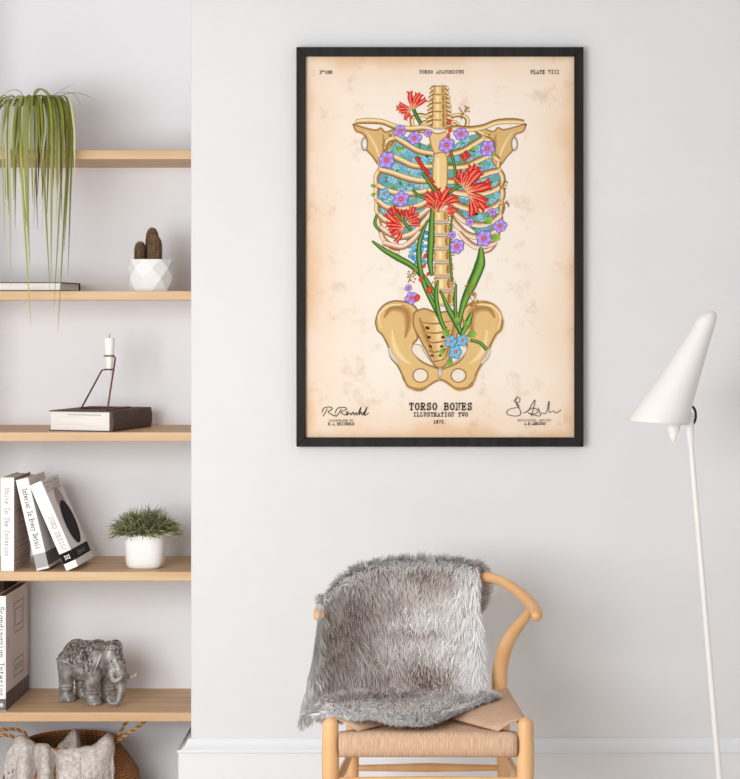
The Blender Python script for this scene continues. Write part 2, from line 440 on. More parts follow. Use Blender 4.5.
nt.links.new(rp.outputs[0], mx.inputs[6]); nt.links.new(rp2.outputs[0], mx.inputs[7]); nt.links.new(mx.outputs[2], b.inputs['Base Color'])
MB().box((px0 - .004, YPR, pz0 - .004), (px1 + .004, -0.001, pz1 + .004)).build('paper_print', M_paper, poster, smooth=False)

# --- the printed picture: flat ink shapes on the paper, laid down one over the other, given in the photo's pixels
class Ink(MB):
    k = 0; hold = False
    def to3(s):
        if not Ink.hold: Ink.k += 1
        y = YPR - 0.0002 - Ink.k * 0.000002
        return lambda a, b_: P(a, b_, y)
    def poly(s, pts, col):
        t3 = s.to3(); tr = tessellate_polygon([[Vector((p[0], p[1], 0)) for p in pts]])
        s.add([t3(*p) for p in pts], [tuple(t) for t in tr], col)
    def smooth_poly(s, pts, col, edge=None, ew=1.2, n=5):
        q = [(p.x, p.y) for p in catmull([(a, b_, 0) for a, b_ in pts + pts[:1]], n)][:-1]
        s.poly(q, col)
        if edge: s.band(q + q[:1], [ew] * (len(q) + 1), [edge, mixc(edge, col, .55), col])
    def band(s, pl, w, cols):
        """strip with a run of colours across it"""
        t3 = s.to3(); m = len(pl); c = len(cols); vs = []; cl = []
        for i in range(m):
            a = pl[max(0, i-1)]; b_ = pl[min(m-1, i+1)]
            dx, dy = b_[0] - a[0], b_[1] - a[1]; l = math.hypot(dx, dy) or 1
            nx, ny = -dy / l, dx / l
            for k in range(c):
                u = (k / (c - 1) - .5) * w[i]
                vs.append(t3(pl[i][0] + nx * u, pl[i][1] + ny * u)); cl.append(cols[k])
        s.add(vs, [(i*c + k, i*c + k + 1, (i+1)*c + k + 1, (i+1)*c + k) for i in range(m - 1) for k in range(c - 1)], cl)
    def curve(s, pts, w, cols, n=7):
        q = [(p.x, p.y) for p in catmull([(a, b_, 0) for a, b_ in pts], n)]
        s.band(q, spread(w, len(q)), cols)
    def ell(s, cx, cy, rx, ry, rot, c0, c1, n=14):
        t3 = s.to3(); ca, sa = math.cos(rot), math.sin(rot)
        vs = [t3(cx, cy)]; cl = [c0]
        for k in range(n):
            a = 2 * PI * k / n; u, v = rx * math.cos(a), ry * math.sin(a)
            vs.append(t3(cx + u * ca - v * sa, cy + u * sa + v * ca)); cl.append(c1)
        s.add(vs, [(0, 1 + k, 1 + (k + 1) % n) for k in range(n)], cl)
    def petal(s, cx, cy, ang, l, w, cin, cout):
        t3 = s.to3(); ca, sa = math.cos(ang), math.sin(ang); vs = [t3(cx, cy)]; cl = [cin]
        for a, b_ in ((.35, .36), (.66, .5), (.9, .26), (1, 0), (.9, -.26), (.66, -.5), (.35, -.36)):
            u, v = a * l, b_ * w
            vs.append(t3(cx + u * ca - v * sa, cy + u * sa + v * ca)); cl.append(mixc(cin, cout, min(1, a * 1.2)))
        s.add(vs, [(0, i, i + 1) for i in range(1, 7)], cl)
    def flower(s, cx, cy, r, cin, cout, n=5, eye=(250, 200, 90), dark=(120, 78, 172), rot=0):
        for ps in range(5):
            Ink.k += 1; Ink.hold = True
            for i in range(n):
                a = rot + 2 * PI * i / n; lr = r * (.92 + .16 * ((i * 7) % 3) / 2)
                if ps == 0: s.petal(cx, cy, a, lr * 1.07, r * 1.02, dark, mixc(dark, cout, .25))
                elif ps == 3: s.band([(cx, cy), (cx + .7 * lr * math.cos(a), cy + .7 * lr * math.sin(a))], [.7, .2], [mixc(dark, cin, .3)] * 2)
                elif ps == 4: s.petal(cx + .4*lr*math.cos(a), cy + .4*lr*math.sin(a), a, lr * .5, r * .26, cout, mixc(cout, (235, 228, 255), .6))
                elif i % 2 == ps - 1: s.petal(cx, cy, a, lr, r * .84, cin, cout)
            Ink.hold = False
        s.ell(cx, cy, r * .3, r * .3, 0, (225, 70, 110), (225, 70, 130), 9)
        s.ell(cx, cy, r * .2, r * .2, 0, eye, (120, 60, 40), 8)
    def leaf(s, pts, w, c=(104, 148, 62), d=(38, 84, 34)):
        n_ = 7
        q = [(p.x, p.y) for p in catmull([(a, b_, 0) for a, b_ in pts], n_)]
        ww = spread(w, len(q))
        s.band(q, [x + .9 for x in ww], [d, d]); s.band(q, ww, [d, c, mixc(c, (190, 220, 120), .35), c, (70, 120, 50), d])
    def bone(s, pts, w, warm=0.0):
        L = mixc((243, 222, 172), (246, 222, 206), warm); Md = mixc((217, 178, 118), (226, 186, 160), warm); D = mixc((138, 96, 48), (158, 108, 84), warm)
        q = [(p.x, p.y) for p in catmull([(a, b_, 0) for a, b_ in pts], 8)]
        ww = [x * 1.14 for x in spread(w, len(q))]
        s.band(q, [x + .7 for x in ww], [(112, 76, 40), (112, 76, 40)])
        s.band(q, ww, [Md, L, L, Md, mixc(Md, D, .6), D])
    def redbloom(s, cx, cy, rot, r0):
        rb = random.Random(int(cx * 7 + cy * 13 + rot * 50))
        for i in (0, 3, 1, 2):
            a = rot + (i - 1.5) * .42 + rb.uniform(-.12, .12); r = r0 * rb.uniform(.74, 1.1); bend = rb.uniform(-.35, .35)
            pts = [(cx + r * f_ * math.cos(a + bend * f_ * f_), cy + r * f_ * math.sin(a + bend * f_ * f_)) for f_ in (0, .35, .65, .86, 1.0)]
            for sd in (-1, 1):
                q = pts[3]; b_ = a + sd * .75 + bend
                s.curve([pts[2], q, (q[0] + r * .26 * math.cos(b_), q[1] + r * .26 * math.sin(b_))], [r * .10, r * .20, r * .04], [(150, 30, 28), (214, 50, 42), (230, 74, 58), (206, 44, 38), (150, 30, 28)], 4)
            s.curve(pts, [r * .09, r * .19, r * .30, r * .26, r * .05], [(146, 28, 26), (216, 52, 44), (236, 92, 72), (246, 150, 122), (226, 62, 50), (200, 42, 38), (146, 28, 26)], 4)
            s.band([pts[0], pts[1]], [r * .12, r * .06], [(232, 170, 120), (244, 190, 150), (232, 140, 104)])

ik = Ink(); rr = random.Random(3)
CX = 439.5
def mir(pts): return [(2 * CX - a, b_) for a, b_ in pts]
# blue and green filling of the chest
fill_l = [(392,138),(410,136),(433,152),(434,196),(431,212),(416,236),(424,262),(432,285),(437,300),(437,215),(428,232),(409,244),(392,240),(381,222),(377,195),(380,172)]
chest = [(400,134),(430,146),(450,146),(476,134),(492,150),(500,172),(502,200),(498,222),(484,236),(466,224),(452,208),(436,208),(424,226),(408,240),(392,232),(380,212),(376,190),(380,168)]
ik.smooth_poly(chest, (112, 168, 160))
def inside(p, poly):
    c = False; j = len(poly) - 1
    for i in range(len(poly)):
        if (poly[i][1] > p[1]) != (poly[j][1] > p[1]) and p[0] < (poly[j][0]-poly[i][0])*(p[1]-poly[i][1])/(poly[j][1]-poly[i][1])+poly[i][0]: c = not c
        j = i
    return c
kbase = Ink.k
for i in range(520):
    q = (rr.uniform(376, 504), rr.uniform(134, 240))
    if not inside(q, chest): continue
    Ink.k = kbase + 2 * (i % 70); Ink.hold = True
    if rr.random() < .36:
        ik.petal(q[0], q[1], rr.uniform(0, 6.3), rr.uniform(4, 7), 3.4, (54, 104, 44), rr.choice([(128, 180, 84), (94, 152, 70), (170, 198, 94)]))
    else:
        bl = rr.choice([(92, 190, 232), (134, 216, 238), (74, 152, 220), (164, 230, 232), (108, 204, 216)])
        r_ = rr.uniform(2.8, 4.0); a0 = rr.random() * 3
        for k in range(5): ik.ell(q[0] + r_*.62*math.cos(a0 + k*1.257), q[1] + r_*.62*math.sin(a0 + k*1.257), r_*.47, r_*.40, 0, mixc(bl, (240, 252, 255), .45), mixc(bl, (24, 74, 140), .30), 7)
        Ink.k += 1
        ik.ell(q[0], q[1], r_*.26, r_*.26, 0, (240, 216, 90), (190, 140, 50), 6)
Ink.k = kbase + 142; Ink.hold = False
# lower blue trail beside the spine
for i in range(46):
    q = (rr.uniform(409, 430), rr.uniform(232, 268)); bl = rr.choice([(72, 160, 206), (104, 190, 216), (54, 126, 190), (110, 190, 200)])
    ik.ell(q[0], q[1], 2.4, 2.0, rr.random() * 3, mixc(bl, (235, 250, 255), .3), mixc(bl, (20, 60, 110), .2), 7)
# shoulder blades
for f in (lambda q: q, mir):
    ik.smooth_poly(f([(353,124),(356,131),(363,134),(367,141),(366,149),(372,156),(380,166),(386,162),(388,150),(393,141),(404,131),(398,128),(386,132),(381,128),(376,130),(366,128)]), (216, 178, 120), (120, 82, 44), 2.0)
    ik.curve(f([(366,131),(372,140),(377,150),(381,163)]), [1, 3.5, 4, 1], [(216,178,120), (240,216,164), (216,178,120)])
    ik.curve(f([(383,134),(384,144),(383,158)]), [1, 5, 1], [(216,178,120), (166,124,74), (216,178,120)])
    ik.curve(f([(388,134),(394,138),(390,148)]), [1, 7, 1], [(206,168,112), (150,110,66), (206,168,112)])
    e_ = f([(364.6,144)])[0]
    ik.ell(e_[0], e_[1], 3.6, 7.2, 0, (150, 118, 84), (128, 92, 54)); ik.ell(e_[0], e_[1], 3.0, 6.6, 0, (240, 236, 232), (176, 160, 150)); ik.ell(e_[0], e_[1], 1.8, 4.8, 0, (250, 247, 243), (226, 218, 210))
# ribs behind and in front
ribs = [([(402,131),(393,136),(388,144),(386,150)], [3,4,4,3], 0),
        ([(385,150),(388,141),(396,138),(404,143),(418,151),(433,154)], [3,4.2,4.4,4.6,4.6,4.2], 0.0),
        ([(381,171),(380,160),(388,155),(400,160),(414,166),(432,167)], [3,4,4.2,4.8,4.8,4.2], .1),
        ([(378,190),(376,178),(380,170),(392,173),(406,178),(420,181),(433,181)], [3,4,4.4,4.8,5,5,4.6], .2),
        ([(379,206),(376,194),(378,186),(388,191),(402,194),(418,193),(433,190)], [3,4,4.4,4.8,5,5,4.6], .3),
        ([(382,222),(377,210),(378,201),(386,207),(399,210),(416,207),(434,199)], [3,4,4.4,4.8,5,5.2,4.6], .4),
        ([(386,236),(379,224),(379,215),(386,221),(398,225),(412,222),(424,213),(434,205)], [3,4,4.4,4.6,5,5.2,5,4.4], .6),
        ([(392,246),(383,238),(381,228),(388,233),(399,237),(412,234),(423,224),(432,212)], [3,4,4.4,4.6,4.8,5,5,4], .8),
        ([(400,252),(390,250),(384,243),(391,245),(402,247),(412,241),(420,232)], [3,3.6,4,4.4,4.6,4.6,3.4], .8)]
for pts, w, warm in ribs:
    for f in (lambda q: q, mir):
        q = f(pts)
        def turn(k): return (Vector(q[k]) - Vector(q[k-1])).angle(Vector(q[k+1]) - Vector(q[k]))
        c_ = max((1, 2), key=turn)
        ik.bone(q[:c_ + 1], w[:c_ + 1], warm); ik.ell(q[c_][0], q[c_][1], w[c_] * .62, w[c_] * .62, 0, mixc((236, 208, 152), (238, 206, 184), warm), mixc((206, 164, 106), (216, 172, 146), warm), 10)
        ik.bone(q[c_:], w[c_:], warm)
# first ribs and collar arcs at the neck
for f in (lambda q: q, mir):
    ik.bone(f([(432,118),(420,115),(412,119),(414,128),(424,132)]), [2.6, 3, 3.2, 3, 2.6])
    ik.bone(f([(432,123),(424,122),(419,127)]), [2, 2.4, 2])
# spine
def vert(cx, cy, w, h, warm=0):
    q = [(cx - w*.5, cy - h*.5), (cx, cy - h*.44), (cx + w*.5, cy - h*.5), (cx + w*.43, cy), (cx + w*.5, cy + h*.5), (cx, cy + h*.56), (cx - w*.5, cy + h*.5), (cx - w*.43, cy)]
    ik.smooth_poly(q, (228, 190, 128), (124, 86, 46), 1.5, 4)
    ik.curve([(cx - w*.16, cy - h*.36), (cx - w*.14, cy), (cx - w*.16, cy + h*.4)], [w*.3, w*.36, w*.3], [(228,190,128), (248,228,180), (228,190,128)], 3)
    ik.curve([(cx + w*.34, cy - h*.4), (cx + w*.3, cy), (cx + w*.34, cy + h*.4)], [w*.2, w*.26, w*.2], [(222,184,122), (176,130,76), (150,106,60)], 3)
    ik.band([(cx - w*.46, cy + h*.56), (cx, cy + h*.62), (cx + w*.46, cy + h*.56)], [1.5, 1.6, 1.5], [(150, 136, 130), (206, 196, 192), (130, 104, 82)])
ys = [90, 98.5, 107, 115.5, 124]
for i, y in enumerate(ys):
    for sg in (-1, 1):
        for dy in (-2, 2.5): ik.bone([(CX + sg * 5.5, y + dy - 1), (CX + sg * (9.5 + 1.3 * min(i, 3)), y + dy + 2)], [3.4, 1.6])
    vert(CX, y, 13 + i * .5 if i else 11, 8.0)
y = 216; k = 0
while y < 312:
    h = 11 + k * .45; cx = CX + 1.5 + min(3, k * .55)
    for sg in (-1, 1): ik.bone([(cx + sg * 6, y), (cx + sg * (10.5 + (k % 2) * 1.5), y - 1)], [2.2, 1.4])
    vert(cx, y, 14.5 + k * .75, h - 1.6); y += h + 1.6; k += 1
# breastbone
ik.smooth_poly([(431,132),(438,134),(447,132),(449,138),(446,152),(440,154),(434,152),(430,138)], (232, 196, 136), (132, 92, 50), 1.8)
ik.smooth_poly([(434.5,154),(445.5,154),(447,172),(446,190),(443,200),(437,200),(434,190),(433,172)], (236, 202, 142), (132, 92, 50), 1.8)
ik.curve([(438,158),(438,190)], [4, 4], [(236,202,142), (250,230,184), (236,202,142)])
ik.curve([(440,200),(440.5,206),(441,212)], [5, 5, 2], [(208,166,108), (240,212,160), (180,134,82)])
# collar bones
for f in (lambda q: q, mir):
    ik.bone(f([(355,122),(366,121),(382,122),(396,127),(410,129),(424,128),(433,131)]), [3, 4.6, 4.2, 4.4, 4.6, 4.4, 5])
# pelvis
il = [(376,322),(379,312),(385,305),(393,301.8),(402,302),(410,304),(416,309),(417,317),(415,327),(417,338),(413,343),(413,351),(419,360),(427,365),(435,368),(440,371),(440,379),(435,381),(429,385),(421,390),(412,388),(405,381),(402,373),(397,364),(391,357),(389,347),(383,335),(378,330)]
for f in (lambda q: q, mir):
    ik.smooth_poly(f(il), (224, 188, 128), (110, 74, 38), 2.6)
    ik.curve(f([(384,318),(390,309),(400,308),(407,313),(408,325),(405,338)]), [2, 8, 11, 12, 9, 2], [(224,188,128), (192,150,94), (168,124,72), (192,150,94), (224,188,128)])
    ik.curve(f([(381,328),(379,316),(388,306),(402,304.5)]), [1.5, 3.5, 3.5, 1.5], [(206,166,106), (248,226,178), (216,178,120)])
    ik.curve(f([(392,330),(394,344),(400,356),(410,364)]), [2, 7, 7, 2], [(224,188,128), (244,218,168), (224,188,128)])
    ik.curve(f([(389,348),(392,356),(398,363)]), [2, 5, 3], [(190,176,170), (226,214,206), (170,140,120)])
    ik.curve(f([(404,376),(408,386),(421,389),(432,383)]), [1, 3, 3.4, 1], [(214,176,116), (160,116,66), (196,154,98)])
    o_ = f([(420.5, 375.5)])[0]
    ik.ell(o_[0], o_[1], 8.2, 7.4, 0, (120, 84, 46), (150, 108, 62)); ik.ell(o_[0], o_[1], 6.9, 6.2, 0, (238, 226, 212), (236, 223, 206), 18)
ik.smooth_poly([(414,344),(421,346),(424,352),(430,361),(434,366),(424,362),(416,356),(412,350)], (238, 226, 212), (128, 90, 50), 1.2)
ik.smooth_poly(mir([(414,344),(421,346),(424,352),(430,361),(434,366),(424,362),(416,356),(412,350)]), (238, 226, 212), (128, 90, 50), 1.2)
ik.smooth_poly([(414,313),(424,309),(436,313),(446,312),(456,312),(461,320),(457,334),(452,350),(445,365),(436,366),(428,353),(420,338),(414,326)], (214, 174, 114), (116, 78, 40), 2.2)
ik.curve([(437,316),(438,336),(440,362)], [16, 12, 3], [(214,174,114), (236,206,150), (240,212,160), (222,184,124), (214,174,114)])
ik.curve([(419,318),(425,336),(434,358)], [2, 6, 2], [(150,108,62), (178,136,82), (214,174,114)])
ik.curve([(456,318),(453,336),(446,358)], [2, 6, 2], [(214,174,114), (178,136,82), (150,108,62)])
for i in range(5):
    ik.curve([(420 + i*2.6, 322 + i*9.5), (434, 324 + i*9.5), (452 - i*1.6, 321 + i*9.5)], [1.2, 2.4, 1.2], [(176,132,78), (140,98,54), (234,202,146)])
    for sg in (-1, 1):
        if i < 4: ik.ell(436 + sg * (8.6 - i * 1.5), 328 + i * 9.2, 2.5 - i*.3, 1.7 - i*.15, -.3 * sg, (62, 40, 22), (104, 70, 38), 9)
ik.ell(440, 373, 2.2, 6, 0, (232, 224, 214), (170, 150, 130))
# stems and leaves
ik.leaf([(372,241),(384,250),(398,258),(412,266),(424,278),(432,290),(438,304)], [1, 4, 5.5, 5, 4.6, 3.6, 2])
ik.leaf([(434,196),(432,215),(431,240),(430,262),(432,276)], [2, 4, 6, 5, 2])
ik.leaf([(428,220),(420,240),(419,260),(424,284),(437,312),(446,332)], [1, 3.6, 4.4, 4, 3.6, 3])
ik.leaf([(438,280),(436,296),(440,318),(448,336)], [1, 3.6, 4, 2.4])
ik.leaf([(440,290),(450,312),(456,322),(462,336)], [1, 5, 6, 2.4])
ik.leaf([(481,247),(480,264),(472,284),(464,302),(459,322)], [2, 9.5, 9, 6, 2.5], (112, 160, 66))
ik.leaf([(472,312),(468,322),(461,336)], [1, 6, 2.4], (124, 168, 72))
ik.leaf([(456,284),(455,300),(456,320)], [1, 3, 2])
ik.leaf([(452,216),(450,250),(452,282)], [1, 1.6, 1.2])
ik.leaf([(432,200),(420,196),(412,190)], [2, 2.4, 1.6]); ik.leaf([(444,196),(456,188),(470,180)], [2, 2.6, 1.6])
ik.leaf([(456,186),(455,170),(452,156),(448,140)], [2, 2, 2, 1.4]); ik.leaf([(470,192),(472,204),(476,212)], [2.4, 3, 1.6])
ik.leaf([(421,124),(416,115),(413,108)], [3, 3, 2.4], (74, 124, 54)); ik.leaf([(377,214),(375,224),(381,232)], [1.5, 2.6, 1.6])
for a in ((462,327,4.2,-.6), (450,330,4.0,2.6), (468,332,4.2,.3), (446,348,4.4,2.4), (452,358,4.2,2.0), (466,336,4.0,-.2), (456,326,4,-1.4)):
    ik.petal(a[0], a[1], a[3], 9, 6, (70, 120, 50), (150, 190, 84))
ik.leaf([(470,340),(480,343),(487,350)], [2.4, 2.6, 3]); 
for (x_, y_, a_, l_, w_) in ((484,224,-.6,10,8), (488,236,.2,13,8), (490,152,.8,7,5), (376,187,3.5,6,4), (376,193,2.6,6,4), (470,150,-.4,8,5), (396,146,1,8,6)):
    ik.petal(x_, y_, a_, l_, w_, (80, 130, 50), (164, 196, 84))
# small brown sprigs
for (x_, y_) in ((464,112), (386,148), (502,186), (504,206), (411,276), (470,290), (474,300)):
    ik.curve([(x_ - 3, y_ + 7), (x_, y_), (x_ + 3, y_ - 6)], [1.0, .8, .5], [(150, 112, 56)] * 2, 3)
    ik.curve([(x_ - 1, y_ + 2), (x_ - 4, y_ - 3)], [.7, .5], [(150, 112, 56)] * 2, 2)
    for i in range(12):
        ik.ell(x_ + rr.uniform(-5, 5), y_ + rr.uniform(-6, 6), 1.1, 1.0, 0, (196, 150, 70), (150, 108, 48), 6)
# blooms
for (x_, y_, r_, ro) in ((400,131,7,.3), (414.5,138,7.5,.9), (386.5,160,9,.2), (446.5,145,8.5,.5), (461,134,7.5,1.1), (487.5,148.5,8.5,.1), (401,199,8.5,.6), (484,238.5,8.8,.2), (500,226,7.2,.8), (457,246.5,8,.4), (470,222,4.6,.3), (492,212,5,.7), (411.5,298,7,.4), (408.5,288,4,.2), (428,133,4.5,.5), (452,235,4.5,.2)):
    ik.flower(x_, y_, r_ * .92, (204, 128, 214), (158, 146, 226), 6 if r_ > 7 else 5, rot=ro)
for (x_, y_, r_) in ((451,341.5,6.2), (462.5,340.5,6), (455.5,352,7), (384,194,6)):
    ik.flower(x_, y_, r_, (150, 214, 232), (86, 172, 214), 5, (246, 214, 90), (36, 100, 150))
for (x_, y_, ro, r_) in ((413,109,-1.35,18), (411,108,2.75,13), (409,110,2.1,10),
        (438,206,-2.05,20), (440,207,-1.15,22), (445,212,-.2,12), (436,212,-1.57,13),
        (464,188,-1.15,23), (465,190,-.62,24), (467,192,.12,24), (470,196,.85,18), (463,186,-1.75,15),
        (405,226,-2.9,21), (404,226,-2.35,18), (403,228,2.5,15), (409,220,-1.3,13), (408,224,-.55,11)):
    ik.redbloom(x_, y_, ro, r_)
for i in range(7): ik.curve([(391 + i*3.4, 207 + i*.7), (393 + i*3.2, 213 + i*.8)], [2.2, 1.2], [(150,30,28), (226,60,50), (150,30,28)], 3)
for (x_, y_) in ((418,160), (422,166), (427,172), (431,180), (435,188), (463,157), (467,154)): ik.curve([(x_ - 2.5, y_ - 3), (x_ + 2.5, y_ + 3.5)], [3.4, 4.4], [(150,30,28), (230,66,54), (150,30,28)], 3)
ik.leaf([(396,214),(404,222),(411,231)], [2, 2.6, 1.6]); ik.leaf([(422,172),(430,184),(436,192)], [2, 3, 2])
for (x_, y_, r_) in ((425,256,2.6), (424,266,2.4), (421,279,3.2), (429.5,290,4), (417,298,4), (428,274,2.2), (449,122,3), (450,130,2.6), (448,136,2.6), (450,155,2.4), (465,158,3.4)):
    ik.ell(x_, y_, r_ * .7, r_, .4, (236, 96, 72), (196, 44, 40), 9)
ik.build('illustration', M_print, poster, smooth=False, colors=True, recalc=False)

# --- lettering
def px_text(mb, txt, x0, x1, y_top, y_bot, w, adv=5.6):
    Ink.k += 1; y = YPR - 0.0002 - Ink.k * 0.000002
    for pl in text_strokes(txt, x1 - x0, y_bot - y_top, adv):
        flat_stroke(mb, pl, w, lambda a, b_: P(x0 + a, y_bot - b_, y))
tx = MB()
px_text(tx, 'TORSO BONES', 409.5, 471.5, 403.2, 409.8, 1.2, 6.3)
tx.build('title_lettering', M_ink, poster, smooth=False, recalc=False)
for a_ in (('ILLUSTRATION TWO', 413.5, 467.5, 412.6, 416.4, .7, 6.2), ('1872.', 433.5, 446, 420.2, 423.4, .6), ('N\u00b0100', 320, 332, 70.6, 73.8, .6), ('TORSO ANATOMICUS', 419.5, 463.5, 70.4, 73.4, .5, 6.0),
           ('PLATE VIII', 531, 559, 70.2, 73.8, .55, 6.0), ('ILLUSTRATED BY', 329, 353, 419.7, 421.3, .28), ('R.A.REINHOLD', 328.5, 354, 422.6, 425.2, .45, 6.2), ('BOTANICAL ARTIST', 518, 551, 419.5, 421.1, .28), ('A.R.ADDISON', 524.5, 545.5, 422.4, 424.8, .45, 6.2)):
    tx = MB(); px_text(tx, *a_); tx.build('caption_lettering', M_ink, poster, smooth=False, recalc=False)
sg = MB()
def sign(strokes, w):
    Ink.k += 1; y = YPR - 0.0002 - Ink.k * 0.000002
    for pl in strokes:
        q = [(p.x, p.y) for p in catmull([(a, b_, 0) for a, b_ in pl], 6)]
        flat_stroke(sg, q, w, lambda a, b_: P(a, b_, y))
sign([[(327,409),(325,413),(323,416)],[(322,412),(324,408),(330,407),(332,409),(328,412),(331,414),(334,416)],[(334.5,415.5),(335.5,415)],
      [(341,409),(339,413),(336,416.5)],[(335,413),(338,408),(345,407.5),(346,409.5),(341,412),(343,414),(346,415),(348,412),(346.5,412),(347,415),(350,413),(351,415),(353,412),(354,415),(356,412.5),(357,415),(361,407),(359,415),(361,412),(362,415),(364,412),(363,415),(367,407),(364.5,415),(367,414),(368.5,413)]], .75)
sg.build('signature', M_ink, poster, smooth=False, recalc=False); sg = MB()
sign([[(517,398),(514,401),(518,403),(520,399),(517,397),(516,402),(519,407),(514,408),(508,410),(507,414),(514,416),(520,415),(520,410),(516,404)],
      [(523,413),(528,411),(532,404),(535,400),(533,410),(531,416)],[(526,412),(533,408),(538,411),(534,414),(528,413),(540,416),(538,408)],
      [(541,413),(546,413),(549,401),(549,412),(553,411),(556,413),(561,410)]], .65)
sg.build('signature', M_ink, poster, smooth=False, recalc=False)

# ------------------------------------------------------------------ the chair
CXW = 0.0
chair = thing('armchair', 'light oak armchair with bent top rail and woven cord seat by the wall', 'chair', (CXW, -0.68, 0))
ZS = 0.447
for sx in (-1, 1):
    # front leg: turned post with a rounded top
    x = sx * X(525.5, -0.89); zt_ = Z(717, -0.89)
    MB().capsule([(x, -.89, 0.0), (x, -.89, .15), (x, -.89, .30), (x, -.89, .40), (x, -.89, zt_ - .019)], [.0135, .0165, .0195, .0205, .0188], 20).build('front_leg', M_chairwood, chair)
    # rear leg: straight below the seat, then sweeping out and forward to carry the arm
    pts = [(504,-.47,0.0), (504,-.47,.2), (503,-.468,.36), (500,-.466,.45), (499.5,-.47,.50), (502,-.48,.55), (508,-.505,.598), (517.5,-.54,.64), (526,-.58,.672), (531.5,-.61,.70)]
    path = catmull([(sx * X(p[0], p[1]), p[1], p[2]) for p in pts], 6)
    MB().capsule(path, spread([.0125, .016, .0185, .0200, .0200, .0195, .0180, .0150, .0122, .0095], len(path)), 18, up=(sx*.5, 1, 0)).build('rear_leg', M_chairwood, chair)
    # side stretcher, flattened
    MB().capsule([(sx*.228, -.89, .305), (sx*.208, -.68, .312), (sx*.192, -.47, .318)], [.010, .0155, .011], 14, flat=.62, up=(0, 0, 1)).build('side_stretcher', M_chairwood, chair)
    # side seat rail
    MB().capsule([(sx*.226, -.885, .462), (sx*.193, -.468, .462)], [.012, .012], 12).build('side_rail', M_chairwood, chair)
MB().capsule([(-.228, -.89, Z(781, -.89)), (0, -.89, Z(781.5, -.89)), (.228, -.89, Z(781, -.89))], [.009, .0125, .009], 14, flat=.7, up=(0, 0, 1)).build('front_stretcher', M_chairwood, chair)
MB().capsule([(-.19, -.47, Z(768, -.47)), (0, -.47, Z(767.5, -.47)), (.19, -.47, Z(768, -.47))], [.0075, .0118, .0075], 14, flat=.7, up=(0, 0, 1)).build('rear_stretcher', M_chairwood, chair)
# bent top rail that runs into the arms
half = [(0,-.395,.748), (.07,-.403,.748), (X(478,-.42),-.42,Z(576,-.42)), (X(497,-.455),-.455,Z(579.5,-.455)), (X(513,-.515),-.515,Z(588,-.515)), (X(526,-.585),-.585,Z(599,-.585)), (X(535,-.66),-.66,Z(609.5,-.66)), (X(536.8,-.71),-.71,Z(615.5,-.71))]
full = [(-p[0], p[1], p[2]) for p in half[:0:-1]] + half
path = catmull(full, 7)
rad = spread([.0140, .0150, .0150, .0140, .0125, .0125, .0125, .0125, .0125, .0125, .0125, .0140, .0150, .0150, .0140], len(path))
MB().capsule(path, rad, 18, up=(0, 0, 1), flat=1.0).build('top_rail', M_chairwood, chair)
# Y-shaped back splat (mostly under the fur)
sp = MB()
sp.tube([(0, -.46, .46), (0, -.445, .56), (0, -.43, .64)], [.018, .02, .022], 10, flat=.35, up=(1, 0, 0))
for s_ in (-1, 1): sp.tube(catmull([(0, -.435, .62), (s_*.03, -.425, .68), (s_*.075, -.405, .745)], 5), .012, 10, flat=.5, up=(1, 0, 0))
sp.build('back_splat', M_chairwood, chair)
# cord seat: four woven panels; u runs along the rail so the cords can be striped
m, nt, b = new_mat('paper_cord'); M_cord = m
b.inputs['Roughness'].default_value = 0.85; b.inputs['Specular IOR Level'].default_value = 0.15
uvn = N(nt, 'ShaderNodeUVMap'); uvn.uv_map = 'UV'
sp_ = N(nt, 'ShaderNodeSeparateXYZ'); nt.links.new(uvn.outputs[0], sp_.inputs[0])
mpn = N(nt, 'ShaderNodeMapping'); mpn.inputs['Scale'].default_value = (420, 30, 1); nt.links.new(uvn.outputs[0], mpn.inputs[0])
nzc = N(nt, 'ShaderNodeTexNoise'); nzc.inputs['Scale'].default_value = 1.0; nzc.inputs['Detail'].default_value = 4; nt.links.new(mpn.outputs[0], nzc.inputs['Vector'])
rpc = N(nt, 'ShaderNodeValToRGB'); nt.links.new(nzc.outputs[0], rpc.inputs[0])
rpc.color_ramp.elements[0].position = .28; rpc.color_ramp.elements[0].color = lin((188, 150, 122)); rpc.color_ramp.elements[1].position = .75; rpc.color_ramp.elements[1].color = lin((222, 190, 164))
nt.links.new(rpc.outputs[0], b.inputs['Base Color'])
sn = math_('SINE', math_('MULTIPLY', sp_.outputs[0], 2 * PI / 0.0042))
bpn = N(nt, 'ShaderNodeBump'); bpn.inputs['Strength'].default_value = .5; bpn.inputs['Distance'].default_value = .0018
nt.links.new(math_('ADD', math_('MULTIPLY', sn, .5), math_('MULTIPLY', nzc.outputs[0], 1.2)), bpn.inputs['Height']); nt.links.new(bpn.outputs[0], b.inputs['Normal'])
def panel(rows, name, udir):
    """grid of points, skinned, with UV = distance along udir / across"""
    mb = MB(); n_ = len(rows[0]); vs = sum(rows, [])
    mb.add(vs, [(i*n_ + k, i*n_ + k + 1, (i+1)*n_ + k + 1, (i+1)*n_ + k) for i in range(len(rows) - 1) for k in range(n_ - 1)])
    o = mb.build(name, M_cord, chair, angle=60)
    uvl = o.data.uv_layers.new(name='UV')
    for li, l in enumerate(o.data.loops):
        p = vs[l.vertex_index]; u = p[0] if udir == 'x' else p[1]; w = (p[1] + p[2]) if udir == 'x' else (p[0] + p[2])
        uvl.data[li].uv = (u, w)
    md = o.modifiers.new('thick', 'SOLIDIFY'); md.thickness = .003; md.offset = -1
    return o
nx = 25
def frontrow(fn): return [Vector(fn(k / (nx - 1))) for k in range(nx)]
rows = []
